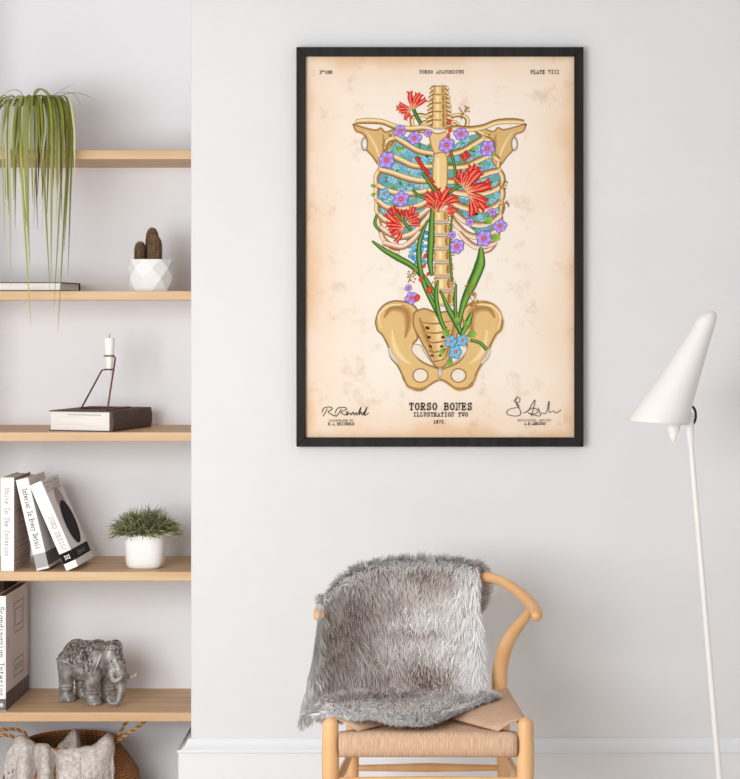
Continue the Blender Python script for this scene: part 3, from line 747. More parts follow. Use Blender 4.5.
# underside, front roll, then the top back to the seat centre
for (y, z) in ((-.86, .392), (-.885, .388), (-.903, .394), (-.911, .408), (-.911, .425), (-.906, .439), (-.895, .4465)):
    rows.append(frontrow(lambda t, y=y, z=z: (lerp(-.209, .209, t), y, z)))
for t2 in (0.0, .25, .5, .75, 1.0):
    xh = lerp(.206, .034, t2); y = lerp(-.880, -.668, t2); z = lerp(.4475, .4465, t2) - .006 * math.sin(PI * t2)
    rows.append(frontrow(lambda t, xh=xh, y=y, z=z: (lerp(-xh, xh, t), y, z)))
panel(rows, 'seat_front_panel', 'x')
rows = []
for t2 in (0.0, .3, .6, 1.0):
    xh = lerp(.034, .188, t2); y = lerp(-.678, -.47, t2)
    rows.append(frontrow(lambda t, xh=xh, y=y: (lerp(-xh, xh, t), y, .4465)))
rows.append(frontrow(lambda t: (lerp(-.17, .17, t), -.456, .438))); rows.append(frontrow(lambda t: (lerp(-.17, .17, t), -.458, .41)))
panel(rows, 'seat_rear_panel', 'x')
for sx in (-1, 1):
    rows = []
    for t2 in (0, .2, .4, .6, .8, 1.0):
        row = []
        for k in range(17):
            t = k / 16
            # inner edge follows the two seams through the centre, outer edge rides over the side rail
            if t < .5: inn = Vector((lerp(.163, .012, t*2), lerp(-.888, -.674, t*2), .451))
            else: inn = Vector((lerp(.012, .165, t*2-1), lerp(-.674, -.468, t*2-1), .451))
            out = Vector((lerp(.224, .1935, t), lerp(-.868, -.462, t), .4765))
            p = inn.lerp(out, t2); p.z += .004 * math.sin(PI * t2)
            row.append(Vector((sx * p.x, p.y, p.z)))
        rows.append(row)
    for dx_, dz_ in ((.009, -.005), (.012, -.014), (.008, -.026)):
        rows.append([Vector((sx * (lerp(.224, .1935, k/16) + dx_), lerp(-.868, -.462, k/16), .4765 + dz_)) for k in range(17)])
    panel(rows, 'seat_side_panel', 'y')

# ------------------------------------------------------------------ fur throw over the chair
fur = thing('fur_throw', 'shaggy grey and white fur throw draped over the back and seat of the chair', 'throw', (X(395, -.5), -.5, ZS))
# control rows from the flap behind the rail, over it, down the back, across the seat: (px, py, depth) from left to right
ctrl = [
 [(338,640,-.52),(352,640,-.42),(378,640,-.362),(405,640,-.350),(435,640,-.350),(463,632,-.362),(478,618,-.385)],
 [(329,608,-.565),(349,586,-.468),(376,574,-.385),(405,570,-.362),(437,570,-.362),(464,573,-.375),(481,583,-.395)],
 [(325,601,-.625),(345,578,-.515),(375,567,-.428),(406,563.5,-.395),(437,563,-.392),(460,565,-.405),(473,568,-.422)],
 [(320,610,-.700),(340,591,-.575),(373,577,-.475),(405,573,-.435),(436,573,-.430),(460,576,-.442),(474,586,-.452)],
 [(317,634,-.72),(334,620,-.635),(371,610,-.520),(404,608,-.465),(436,608,-.460),(462,610,-.465),(475,616,-.470)],
 [(313,662,-.72),(330,648,-.655),(368,640,-.545),(403,638,-.490),(437,640,-.485),(464,642,-.485),(478,646,-.49)],
 [(308,690,-.72),(328,674,-.67),(366,668,-.565),(402,667,-.515),(437,670,-.505),(464,672,-.51),(477,672,-.51)],
 [(304,710,-.72),(326,694,-.68),(364,690,-.590),(401,690,-.555),(437,691,-.54),(466,691,-.54),(479,691,-.53)],
 [(306,719,-.73),(329,703,-.725),(364,700,-.665),(401,701.5,-.65),(436,701.5,-.625),(468,698,-.585),(485,696.5,-.575)],
 [(312,718,-.75),(335,709,-.78),(366,709,-.765),(401,712,-.765),(434,713,-.74),(465,702.5,-.665),(488,700.5,-.615)],
 [(322,714,-.77),(343,718,-.83),(368,716.5,-.82),(399,723,-.855),(428,726.5,-.865),(455,713,-.74),(487,705,-.645)]]
G = np.array([[list(P(*c)) for c in row] for row in ctrl])      # rows x cols x 3
for i_ in range(7, 11):                                         # never below the cord seat where it lies on it
    for j_ in range(1, 7): G[i_, j_, 2] = max(G[i_, j_, 2], .462 if j_ < 6 else .47)
def cr(p0, p1, p2, p3, t): return .5 * ((2*p1) + (p2-p0)*t + (2*p0-5*p1+4*p2-p3)*t*t + (3*p1-p0-3*p2+p3)*t**3)
def evalrow(row, u):
    n_ = len(row); s_ = np.clip(u, 0, .99999) * (n_ - 1); i = int(s_); t = s_ - i
    return cr(row[max(0, i-1)], row[i], row[min(n_-1, i+1)], row[min(n_-1, i+2)], t)
def surf(u, v):
    n_ = len(G); s_ = min(max(v, 0), .99999) * (n_ - 1); i = int(s_); t = s_ - i
    rs = [evalrow(G[min(max(k, 0), n_-1)], u) for k in (i-1, i, i+1, i+2)]
    return cr(*rs, t)
NU, NV = 61, 91
grid = np.array([[surf(a / (NU-1), b_ / (NV-1)) for a in range(NU)] for b_ in range(NV)])
# soft lumps of the hide
for b_ in range(NV):
    for a in range(NU):
        p = Vector(grid[b_, a]); grid[b_, a, 1] -= .006 * noise.noise(p * 14) + .004 * noise.noise(p * 33)
du = np.gradient(grid, axis=1); dv = np.gradient(grid, axis=0)
nrm = np.cross(du, dv); nrm /= np.linalg.norm(nrm, axis=2, keepdims=True) + 1e-9
if nrm[NV//2, NU//2, 1] > 0: nrm = -nrm
hb = MB(); hb.add([tuple(p) for p in grid.reshape(-1, 3)], [(b_*NU + a, b_*NU + a + 1, (b_+1)*NU + a + 1, (b_+1)*NU + a) for b_ in range(NV-1) for a in range(NU-1)])
M_hide = mat('fur_hide', (186, 172, 166), 0.95, (206, 196, 191), (30, 30, 30), spec=.05)
ho = hb.build('hide', M_hide, fur, angle=180)
md = ho.modifiers.new('thick', 'SOLIDIFY'); md.thickness = .004; md.offset = -1
rng = np.random.default_rng(11)
def bil(A_, u, v):
    x = np.clip(u, 0, .9999) * (NU-1); y = np.clip(v, 0, .9999) * (NV-1); i = x.astype(int); j = y.astype(int); fx = (x - i)[:, None]; fy = (y - j)[:, None]
    return (A_[j, i]*(1-fx) + A_[j, i+1]*fx)*(1-fy) + (A_[j+1, i]*(1-fx) + A_[j+1, i+1]*fx)*fy
def blob(u, v, cu, cv, ru, rv): return np.exp(-(((u-cu)/ru)**2 + ((v-cv)/rv)**2))
NH = 50000
# tufts: each strand leans towards the middle of its tuft
NT = 2600
tu, tv = rng.random(NT), rng.random(NT) ** .9
ti = rng.integers(0, NT, NH)
edge = rng.random(NH) < .22
uu = np.clip(tu[ti] + rng.normal(0, .012, NH), 0, 1); vv = np.clip(tv[ti] + rng.normal(0, .010, NH), 0, 1)
ek = rng.integers(0, 3, NH)
uu = np.where(edge & (ek == 0), np.clip(np.abs(rng.normal(0, .012, NH)), 0, 1), uu); uu = np.where(edge & (ek == 1), 1 - np.abs(rng.normal(0, .012, NH)), uu)
vv = np.where(edge & (ek == 2), 1 - np.abs(rng.normal(0, .010, NH)), vv)
root = bil(grid, uu, vv); nn = bil(nrm, uu, vv); tdv = bil(dv, uu, vv); tdu = bil(du, uu, vv)
tdv /= np.linalg.norm(tdv, axis=1, keepdims=True) + 1e-9; tdu /= np.linalg.norm(tdu, axis=1, keepdims=True) + 1e-9
tuft = rng.normal(0, 1, (NT, 2))
flow = np.array([noise.noise(Vector((float(a)*3, float(b_)*5, 1.7))) for a, b_ in zip(tu, tv)])
side = (tuft[ti, 0] * .36 + flow[ti] * 1.0 + rng.normal(0, .16, NH) + np.where(uu < .06, -.7, 0) + np.where(uu > .94, .75, 0))[:, None]
down = (0.85 + tuft[ti, 1] * .22 + rng.normal(0, .14, NH))[:, None]
lift = (np.where((uu < .05) | (uu > .95) | (vv > .93) | (vv < .28), .58, .26) + .09 * rng.normal(0, 1, NH))[:, None]
d0 = tdv * down * .8 + tdu * side + nn * lift
d0 /= np.linalg.norm(d0, axis=1, keepdims=True)
L_ = (0.025 + .012 * rng.random(NH))[:, None] * np.where((vv > .93) | (uu < .03) | (uu > .97), 1.25, 1.0)[:, None]
d1 = d0 + tdv * .30 - nn * .10 + np.array([0, 0, -.35]); d1 /= np.linalg.norm(d1, axis=1, keepdims=True)
d2 = d1 + np.array([0, 0, -.25]) - nn * .02; d2 /= np.linalg.norm(d2, axis=1, keepdims=True)
q0 = root - nn * .002; q1 = q0 + d0 * L_ * .42; q2 = q1 + d1 * L_ * .33; q3 = q2 + d2 * L_ * .30
# strands on the seat must not sink through it
for q in (q1, q2, q3):
    on = (vv > .68) & (q[:, 1] > -.90) & (np.abs(q[:, 0]) < .2) & (uu > .12)
    q[:, 2] = np.where(on, np.maximum(q[:, 2], .4535), q[:, 2])
sdw = np.cross(d0, nn); sdw /= np.linalg.norm(sdw, axis=1, keepdims=True) + 1e-9
w0 = (0.0008 + .0005 * rng.random(NH))[:, None]
V = np.stack([q0 - sdw*w0, q0 + sdw*w0, q1 - sdw*w0, q1 + sdw*w0, q2 - sdw*w0*.75, q2 + sdw*w0*.75, q3], axis=1)
# natural patches, pale rims and tips of the pelt; top rim paled for light
dark = .62*blob(uu, vv, .60, .30, .20, .055) + .75*blob(uu, vv, .60, .63, .24, .075) + .55*blob(uu, vv, .20, .48, .14, .20) + .42*blob(uu, vv, .40, .75, .30, .045) + .30*blob(uu, vv, .40, .38, .16, .06) + .3*blob(uu, vv, .62, .47, .2, .018) + .45*blob(uu, vv, 1.0, .12, .08, .10)
dark -= .55*np.clip((uu - .80)/.12, 0, 1)*(vv > .2) + .35*np.clip((.09 - uu)/.07, 0, 1)
pn = np.array([noise.noise(Vector((float(a)*7, float(b_)*11, 4.2))) for a, b_ in zip(tu, tv)])
tj = rng.normal(0, 1, NT)
dark = np.clip(dark*1.3 + .28*pn[ti] + .08*tj[ti] + .10*rng.normal(0, 1, NH) + .03, 0, 1)[:, None]
dark = np.where((vv > .90)[:, None], dark*.2, np.where((vv < .27)[:, None], dark*.35, dark))  # rows over the rail paled to stand in for light they lack
pale = np.array([245, 242, 241.]); mid = np.array([206, 192, 186.]); dk = np.array([122, 96, 85.])
rootc = (pale*.97)*(1-dark) + dk*.9*dark; midc = pale*(1-dark) + dk*dark; tipc = np.array([246, 243, 242.])*(1-dark*.60) + mid*dark*.60
jit = (1 + .05*rng.normal(0, 1, NH))[:, None]
C7 = np.clip(np.stack([rootc*jit]*2 + [midc*jit]*2 + [(midc*.45+tipc*.55)*jit]*2 + [tipc*jit], axis=1), 0, 255)
def strands_mesh(name, V, C7, m, parent, normals=None):
    n_ = len(V); I = np.array(WM[parent.name].inverted())
    pts = V.reshape(-1, 3) @ I[:3, :3].T + I[:3, 3]
    me = bpy.data.meshes.new(name)
    base = (np.arange(n_) * 7)[:, None]
    quads = np.concatenate([base + np.array([[0, 1, 3, 2]]), base + np.array([[2, 3, 5, 4]])], axis=1).reshape(-1)
    tris = (base + np.array([[4, 5, 6]])).reshape(-1)
    loops = np.concatenate([quads, tris]).astype(np.int32)
    starts = np.concatenate([np.arange(n_*2)*4, n_*8 + np.arange(n_)*3]).astype(np.int32)
    me.vertices.add(len(pts)); me.vertices.foreach_set('co', pts.astype(np.float32).ravel())
    me.loops.add(len(loops)); me.loops.foreach_set('vertex_index', loops)
    me.polygons.add(len(starts)); me.polygons.foreach_set('loop_start', starts)
    me.update(calc_edges=True); me.validate()
    at = me.color_attributes.new('Col', 'FLOAT_COLOR', 'POINT')
    a = C7.reshape(-1, 3) / 255.0; arr = np.ones((len(a), 4), np.float32)
    arr[:, :3] = np.where(a <= .04045, a/12.92, ((a+.055)/1.055)**2.4)
    at.data.foreach_set('color', arr.ravel())
    me.polygons.foreach_set('use_smooth', [True] * len(me.polygons))
    if normals is not None: me.normals_split_custom_set_from_vertices(normals)
    me.materials.append(m)
    o = bpy.data.objects.new(name, me); COL.objects.link(o); o.parent = parent; WM[o.name] = WM[parent.name]
    return o
M_fur = vcol_mat('fur_pile', .8, .1, .08)
coat = nn + .22*rng.normal(0, 1, (NH, 3)) + np.array([0, -.1, .15]) - d0*.15
coat /= np.linalg.norm(coat, axis=1, keepdims=True)
tag(strands_mesh('fur_pile', V, C7, M_fur, fur, np.repeat(coat, 7, axis=0)), None, kind='stuff')

# ------------------------------------------------------------------ the floor lamp
YL = -.45
lp = thing('floor_lamp', 'slim white floor lamp with a tilted cone shade on the right', 'lamp', (X(728, YL), YL, 0))
sl = (YL + DIST) / F
def oblique(rows, n=44):
    mb = MB(); vs = []
    for px, py, r, sq in rows:
        c = P(px, py, YL)
        for k in range(n):
            a = 2*PI*k/n; vs.append((c.x + r*sl*math.cos(a), c.y + r*sl*math.sin(a), c.z + r*sl*math.cos(a)*sq))
    mb.add(vs, [(i*n + k, i*n + (k+1) % n, (i+1)*n + (k+1) % n, (i+1)*n + k) for i in range(len(rows)-1) for k in range(n)])
    return mb
rows = [(657.8,422.2,30.0,-.075), (659.0,418.6,29.4,-.06)]
for i in range(1, 9):
    t = i / 8; rows.append((lerp(659.0, 704.8, t), lerp(418.6, 323, t), lerp(29.4, 11.8, t), -.06 + .36*t))
rows += [(705.8,318.6,11.0,.32), (706.4,315.4,9.4,.34), (706.9,313,6.8,.34), (707.2,311.8,3.4,.3), (707.3,311.4,.4,.2)]
so = oblique(rows).build('lamp_shade', M_lampwhite, lp, angle=60)
md = so.modifiers.new('thick', 'SOLIDIFY'); md.thickness = .0022; md.offset = -1
# bulb whose tip shows under the rim
bc = P(673.5, 423, YL)
MB().lathe([(.001, -.050), (.005, -.046), (.010, -.034), (.017, -.014), (.020, .004), (.018, .024), (.013, .04), (.013, .075)], bc, 20, capt=True).build('bulb', M_wax, lp)
MB().capsule([bc + Vector((0, 0, .07)), bc + Vector((.004, 0, .13))], .016, 14).build('lamp_socket', M_lampwhite, lp)
# hinge: white knuckle, dark half-ring clip, tapering neck into the pole
hp = P(689.5, 417, YL)
MB().capsule([hp + Vector((-.010, 0, .008)), hp + Vector((.0, 0, 0))], [.013, .012], 14).build('hinge', M_lampwhite, lp)
ring = [P(691.4 + 4.4*math.cos(a), 415.5 - 9.0*math.sin(a), YL) for a in [math.radians(-78 + 156*i/14) for i in range(15)]]
MB().capsule(ring, .0032, 10).build('hinge_clip', M_black, lp)
MB().capsule([P(689.0, 420, YL), P(689.8, 431, YL), P(691.0, 443, YL)], [.0125, .0105, .0080], 16).build('neck', M_lampwhite, lp)
pt, pb = P(690.4, 438, YL), P(719.5, 779, YL)
dirp = (pb - pt) / (pb.z - pt.z); foot = pt + dirp * (0.02 - pt.z)
MB().tube([pt, pb, foot], [.0068, .0078, .0082], 16).build('lamp_pole', M_lampwhite, lp)
MB().lathe([(.001, 0), (.125, 0), (.132, .004), (.132, .012), (.125, .018), (.02, .022), (.012, .04), (.001, .042)], (foot.x, foot.y, .0), 40).build('lamp_base', M_lampwhite, lp)

# ------------------------------------------------------------------ trailing plant, top shelf
pcx, pcy = X(31, .12), .125
plant = thing('trailing_plant', 'trailing plant with long grassy leaves spilling from a white pot on the top shelf', 'potted plant', (pcx, pcy, S1))
ph = Z(108, .12) - S1
MB().lathe([(.052, 0), (.058, .004), (.066, ph*.5), (.070, ph - .004), (.0695, ph), (.065, ph), (.064, ph - .012)], (pcx, pcy, S1), 40).build('pot', M_white, plant)
MB().lathe([(.0645, ph - .014), (.03, ph - .008), (.001, ph - .006)], (pcx, pcy, S1), 30, capb=False).build('soil', M_soil, plant)
greens = [(164, 176, 76), (182, 196, 98), (130, 140, 54), (206, 216, 140), (148, 154, 66), (98, 102, 48), (176, 188, 92), (214, 224, 170), (116, 118, 66)]
lf = MB(); r1 = random.Random(21); top = S1 + ph
def blade(hx, ex, ey, crest, wid, col, Yh=None, rootdx=None, y0=None):
    """leaf from the crown, up over the pot's edge and hanging to (ex, ey) in front of the shelf"""
    Yh = -.02 - r1.random()*.05 if Yh is None else Yh
    h = P(hx, 0, Yh).x; e = P(ex, ey, Yh - .004)
    rx = pcx + (h - pcx) * .30 + r1.uniform(-.02, .02); ry = pcy + r1.uniform(-.03, .02)
    wid *= .82; g_ = r1.uniform(.82, 1.1); col = tuple(min(255, v_ * g_ * k_) for v_, k_ in zip(col, (1.0, .96, 1.0)))
    a = Vector((rx, ry, top - .012)); b_ = Vector((lerp(rx, h, .35), lerp(ry, Yh, .35), top + crest*.5)); c = Vector((lerp(rx, h, .8), lerp(ry, Yh, .82), top + crest*.45 - .01))
    d = Vector((h, Yh, top - .075)); f_ = Vector((lerp(h, e.x, .4), Yh - .002, lerp(top - .075, e.z, .45)))
    pts = [a, b_, c, d, f_, e] if e.z < top - .17 else [a, b_, c, Vector((h, Yh, lerp(top, e.z, .45))), e]
    path = catmull(pts, 7)
    ws = spread([wid*.5, wid*.75, wid*.9, wid, wid*.8, wid*.1], len(path))
    # blades twist a little as they hang
    lf.ribbon(path, ws, Vector((1, r1.uniform(-.7, .7), 0)).normalized(), col, fold=.35)
for hx, ex, ey, cr_, w, c in ((2,5,240,.03,.0042,3), (9,11,286,.04,.0055,7), (7,9,215,.04,.0052,3), (20,31,326,.05,.0052,1), (24,30,268,.045,.0055,1), (17,27,226,.04,.005,6), (35,37.5,229,.05,.0040,5),
        (42,50,291,.05,.0050,4), (52,51,282,.05,.0048,0), (49,47,214,.04,.0048,2), (63,54,306,.05,.0042,4), (68,58,331,.05,.0040,2), (70,64,252,.045,.0040,4), (72,68,275,.05,.0036,2), (66,66,196,.04,.0042,4), (60,62,222,.04,.004,5), (27,29,240,.05,.0056,3), (14,14,200,.03,.005,1), (31,33,205,.05,.005,0), (45,42,200,.05,.005,2), (57,57,190,.04,.005,0)):
    blade(hx, ex, ey, cr_, w, greens[c])
for i in range(40):
    hx = r1.choice([r1.uniform(-34, 10), r1.uniform(0, 24), r1.uniform(34, 60), r1.uniform(50, 76)])
    ey = r1.choice([r1.uniform(128, 165), r1.uniform(150, 205), r1.uniform(165, 235)])
    blade(hx, hx + r1.uniform(-4, 4), ey, r1.uniform(.005, .05), r1.uniform(.0022, .0042), r1.choice(greens), Yh=r1.uniform(-.06, -.005))
for i in range(26):      # arching leaves that stay above the shelf
    a = r1.uniform(0, 2*PI); l = r1.uniform(.06, .13); r0 = .02
    ca, sa = math.cos(a), math.sin(a)
    yy = lambda k: pcy + sa * k * .8
    path = catmull([(pcx + ca*r0, yy(r0), top - .01), (pcx + ca*l*.55, yy(l*.55), top + r1.uniform(.012, .038)), (pcx + ca*l*.95, yy(l*.95), top + r1.uniform(-.01, .03)), (pcx + ca*l*1.1, yy(l*1.1), top - r1.uniform(.03, .09))], 7)
    lf.ribbon(path, spread([.003, .0042, .004, .0006], len(path)), Vector((-sa, ca, 0)), r1.choice(greens), fold=.3)
for pl, w, c in (([(38,106,.12),(56,97,.1),(76,92.5,.08),(97,100,.06)], .0040, 0), ([(44,104,.14),(58,92,.15),(74,83.5,.16)], .0030, 8), ([(50,96,.1),(66,92,.1),(76,96,.1),(82,108,.1)], .0026, 8),
                 ([(30,108,.12),(36,92,.1),(44,90,.08),(58,108,.06),(60,128,.05)], .0042, 6), ([(28,108,.12),(20,92,.1),(8,92,.08),(-4,106,.06)], .0042, 0), ([(32,108,.12),(34,92,.12),(40,88,.12),(48,92,.12)], .0034, 5)):
    path = catmull([P(*p) for p in pl], 8)
    lf.ribbon(path, spread([w*.7, w, w*.9, w*.1], len(path)), Vector((0, 1, .3)).normalized() if c != 6 else Vector((1, 0, 0)), greens[c], fold=.3)
lf.build('foliage', M_leaf, plant, colors=True, recalc=False, angle=180)

# ------------------------------------------------------------------ cactus in a faceted pot
ccx, ccy = X(150.5, .14), .14
cac = thing('cactus_pot', 'three brown woolly cactus columns in a faceted white pot', 'potted plant', (ccx, ccy, S2))
hpot = Z(259.5, .14) - S2; rp_ = X(173, .14) - ccx
pm = MB(); n = 8; vs = []
for z, r, off in ((0, rp_*.97, 0), (hpot*.40, rp_*1.02, .5), (hpot*.72, rp_*1.01, 0), (hpot, rp_*.985, .5)):
    for k in range(n):
        a = 2*PI*(k + off)/n + .2; vs.append((ccx + r*math.cos(a), ccy + r*math.sin(a), S2 + z))
fs = []
for i in range(3):
    for k in range(n):
        a0, a1, b0, b1 = i*n + k, i*n + (k+1) % n, (i+1)*n + k, (i+1)*n + (k+1) % n
        fs += [(a0, a1, b0), (a1, b1, b0)] if i % 2 == 0 else [(a0, a1, b1), (a0, b1, b0)]
fs.append(tuple(reversed(range(n))))
pm.add(vs, fs)
# inner lip and wall
vs = []; 
for z, r in ((hpot, rp_*.95), (hpot, rp_*.86), (hpot - .02, rp_*.84)):
    for k in range(n):
        a = 2*PI*(k + .5)/n + .2; vs.append((ccx + r*math.cos(a), ccy + r*math.sin(a), S2 + z))
pm.add(vs, [(i*n + k, i*n + (k+1) % n, (i+1)*n + (k+1) % n, (i+1)*n + k) for i in range(2) for k in range(n)])
pm.build('pot', M_matwhite, cac, angle=8, smooth=True, weld=.0002)
MB().lathe([(rp_*.86, hpot - .012), (.001, hpot - .008)], (ccx, ccy, S2), 24, capb=False).build('soil', M_soil, cac)
M_cac = mat('cactus_wool', (74, 54, 38), .9, (112, 86, 60), (160, 160, 40), bump=.6)
M_spine = mat('cactus_spine', (186, 158, 124), .8, (140, 112, 84), (40, 40, 40))
for (pxc, Yc, pyt, rpx) in ((140.2, .145, 241.5, 6.0), (152.3, .180, 227.5, 7.0), (154.6, .115, 235.5, 7.6)):
    xc = X(pxc, Yc); zt_ = Z(pyt, Yc); r = rpx * (Yc + DIST)/F; z0 = S2 + hpot - .02
    st = MB(); rows = []; nn_ = 33; pr = [(r*.86, 0), (r*.96, .2), (r, .45), (r*.98, .68), (r*.86, .84), (r*.62, .94), (r*.3, .99), (.0006, 1)]
    vs = []
    for rr_, t in pr:
        for k in range(nn_):
            a = 2*PI*k/nn_; q = rr_ * (1 - .10*(k % 3 == 0)); vs.append((xc + q*math.cos(a), Yc + q*math.sin(a), z0 + (zt_ - z0)*t))
    st.add(vs, [(i*nn_ + k, i*nn_ + (k+1) % nn_, (i+1)*nn_ + (k+1) % nn_, (i+1)*nn_ + k) for i in range(len(pr)-1) for k in range(nn_)])
    so = st.build('cactus_stem', M_cac, cac)
    sn_ = MB()
    for i in range(700):
        t = r1.random() ** .8; a = r1.random()*2*PI
        q = float(np.interp(t, [p[1] for p in pr], [p[0] for p in pr])); p = Vector((xc + q*math.cos(a), Yc + q*math.sin(a), z0 + (zt_ - z0)*t))
        d = Vector((math.cos(a), math.sin(a), .5 + 1.5*(t > .85))).normalized() * r1.uniform(.0030, .0055); sd = Vector((-math.sin(a), math.cos(a), 0)) * .00045
        sn_.add([p - sd, p + sd, p + d], [(0, 1, 2)])
    tag(sn_.build('spines', M_spine, so, recalc=False, smooth=False), None, kind='stuff')

# ------------------------------------------------------------------ books
def book(name, label, base, M3, w, d, h, spine, group=None, boards=None, jacket=None, bt=.0025, spine_r=0.0, pages=M_pages):
    """book lying or standing in local axes: x = w, y = d, z = h; 'spine' names the closed side"""
    t = thing(name, label, 'book', base, M3, group)
    return t
def upright(label, px, py, Y, rz, lean, th, h, d, cover, group, page=M_pages, bt=.0022):
    """standing book, spine towards the room; local x thickness, y depth, z height"""
    M3 = Matrix.Rotation(math.radians(rz), 4, 'Z') @ Matrix.Rotation(math.radians(lean), 4, 'Y')
    base = P(px, py, Y)
    t = thing('book', label, 'book', base, M3, group)
    c = MB()
    c.box((0, 0, 0), (th, bt, h)); 
    c.box((0, bt, 0), (bt, d, h)); c.box((th - bt, bt, 0), (th, d, h))
    c.build('cover', cover, t, local=True, smooth=False)
    MB().box((bt, bt, .003), (th - bt, d - .003, h - .003)).build('page_block', page, t, local=True, smooth=False)
    return t
def on_spine(t, txt, z_top, z_bot, xc, size, w, m, name='spine_lettering'):
    """lettering running down the spine"""
    mb = MB()
    for pl in text_strokes(txt, z_top - z_bot, size): flat_stroke(mb, pl, w, lambda a, b_: Vector((xc - size*.4 + b_, -.0005, z_top - a)))
    return mb.build(name, m, t, local=True, smooth=False, recalc=False)
def on_side(t, th, shapes, m, name, lift=.0004):
    """flat print on the right-hand cover, (y, z) polygons"""
    mb = MB()
    for k, pl in enumerate(shapes):
        tr = tessellate_polygon([[Vector((p[0], p[1], 0)) for p in pl]])
        mb.add([Vector((th + lift, p[0], p[1])) for p in pl], [tuple(q) for q in tr])
    return mb.build(name, m, t, local=True, smooth=False, recalc=False)
def ellp(cy, cz, ry, rz, tilt=0, n=28):
    return [(cy + ry*math.cos(a)*math.cos(tilt) - rz*math.sin(a)*math.sin(tilt), cz + ry*math.cos(a)*math.sin(tilt) + rz*math.sin(a)*math.cos(tilt)) for a in [2*PI*i/n for i in range(n)]]
def rect(a, b_, c, d): return [(a, c), (b_, c), (b_, d), (a, d)]
GB = 'books leaning on the fourth shelf'
M_ribcloth = mat('ribbed_grey_cloth', (206, 190, 182), .9, (150, 130, 122), (2, 2, 330), detail=1, bump=.8)
yb_ = .035; s4 = (yb_ + DIST)/F
zz = lambda py, Y: Z(py, Y)
# base points sit exactly on the shelf
def on_shelf(px, S, Y): return P(px, VY + (EYE - S) * F / (Y + DIST), Y)
def upright_on(label, px, S, Y, *a, **k):
    q = VY + (EYE - S) * F / (Y + DIST)
    return upright(label, px, q - .02, Y, *a, **k)
hA, tA = 93.5*s4, 13.2*s4
bA = upright_on('white book standing straight, its side ribbed grey, leftmost on the fourth shelf', .8, S4, .035, -2.0, 0, tA, hA, .20, M_paperwhite, GB)
on_side(bA, tA, [rect(.004, .2, .001, hA - .001)], M_ribcloth, 'ribbed_side', .0006)
on_spine(bA, 'White In The Interior', hA - .030, .042, tA*.45, .0125, .0014, M_greyink)
hB, tB = 93*s4, 12.6*s4
bB = upright_on('white book with a grey foot leaning between two other white books', 36.8, S4, .04, -1.5, -13.2, tB, hB, .215, M_paperwhite, GB)
on_side(bB, tB, [ellp(.12, hB*.48, .035, .055)], M_black, 'cover_spot')
M_gray = mat('grey_band', (168, 165, 163), .6, (172, 169, 167), (9, 9, 9)); M_dgray = mat('dark_grey_band', (104, 96, 94), .6, (110, 102, 100), (9, 9, 9))
on_side(bB, tB, [rect(.0, .215, .008, .045)], M_dgray, 'cover_band')
mb = MB(); mb.add([Vector((0, -.0003, .006)), Vector((tB, -.0003, .006)), Vector((tB, -.0003, .046)), Vector((0, -.0003, .046))], [(0, 1, 2, 3)]); mb.build('spine_band', M_gray, bB, local=True, smooth=False, recalc=False)
on_spine(bB, 'Interior In Every Detail', hB - .028, .060, tB*.5, .0130, .0015, M_ink)
hC, tC = 93*s4, 12.6*s4
bC = upright_on('white book with a big black oval on its cover, leaning furthest over', 66.5, S4, .035, -2.2, -23.6, tC, hC, .215, M_paperwhite, GB)
M_spot = mat('black_print', (18, 12, 13), .7, (22, 16, 16), (9, 9, 9), spec=.15); M_spot2 = mat('taupe_print', (170, 156, 152), .6, (176, 162, 158), (9, 9, 9))
on_side(bC, tC, [ellp(.120, hC*.70, .048, .048)], M_spot2, 'taupe_oval')
on_side(bC, tC, [ellp(.125, hC*.47, .066, .066)], M_spot, 'black_oval', .0008)
on_side(bC, tC, [rect(0, .215, .020, .050)], M_spot, 'cover_band')
mb = MB(); mb.add([Vector((0, -.0003, .020)), Vector((tC, -.0003, .020)), Vector((tC, -.0003, .050)), Vector((0, -.0003, .050))], [(0, 1, 2, 3)]); mb.build('spine_band', M_spot, bC, local=True, smooth=False, recalc=False)
def side_text(t, th, txt, y0, y1, z0, size, w, m, name):
    mb = MB()
    for pl in text_strokes(txt, y1 - y0, size): flat_stroke(mb, pl, w, lambda a, b_: Vector((th + .0012, y0 + a, z0 + b_)))
    mb.build(name, m, t, local=True, smooth=False, recalc=False)
side_text(bC, tC, 'Interior', .05, .15, .029, .012, .0018, M_gray, 'band_lettering')
side_text(bC, tC, 'HOME', .02, .19, hC - .034, .024, .003, M_spot2, 'cover_title')
mb = MB()
for pl in text_strokes('H', .010, .013): flat_stroke(mb, pl, .0022, lambda a, b_: Vector((tC*.5 - .0065 + b_, -.0008, .040 - a)))
mb.build('spine_mark', M_paperwhite, bC, local=True, smooth=False, recalc=False)
on_spine(bC, 'NORD DESIGN', hC*.60, .056, tC*.5, .0125, .0013, M_greyink)

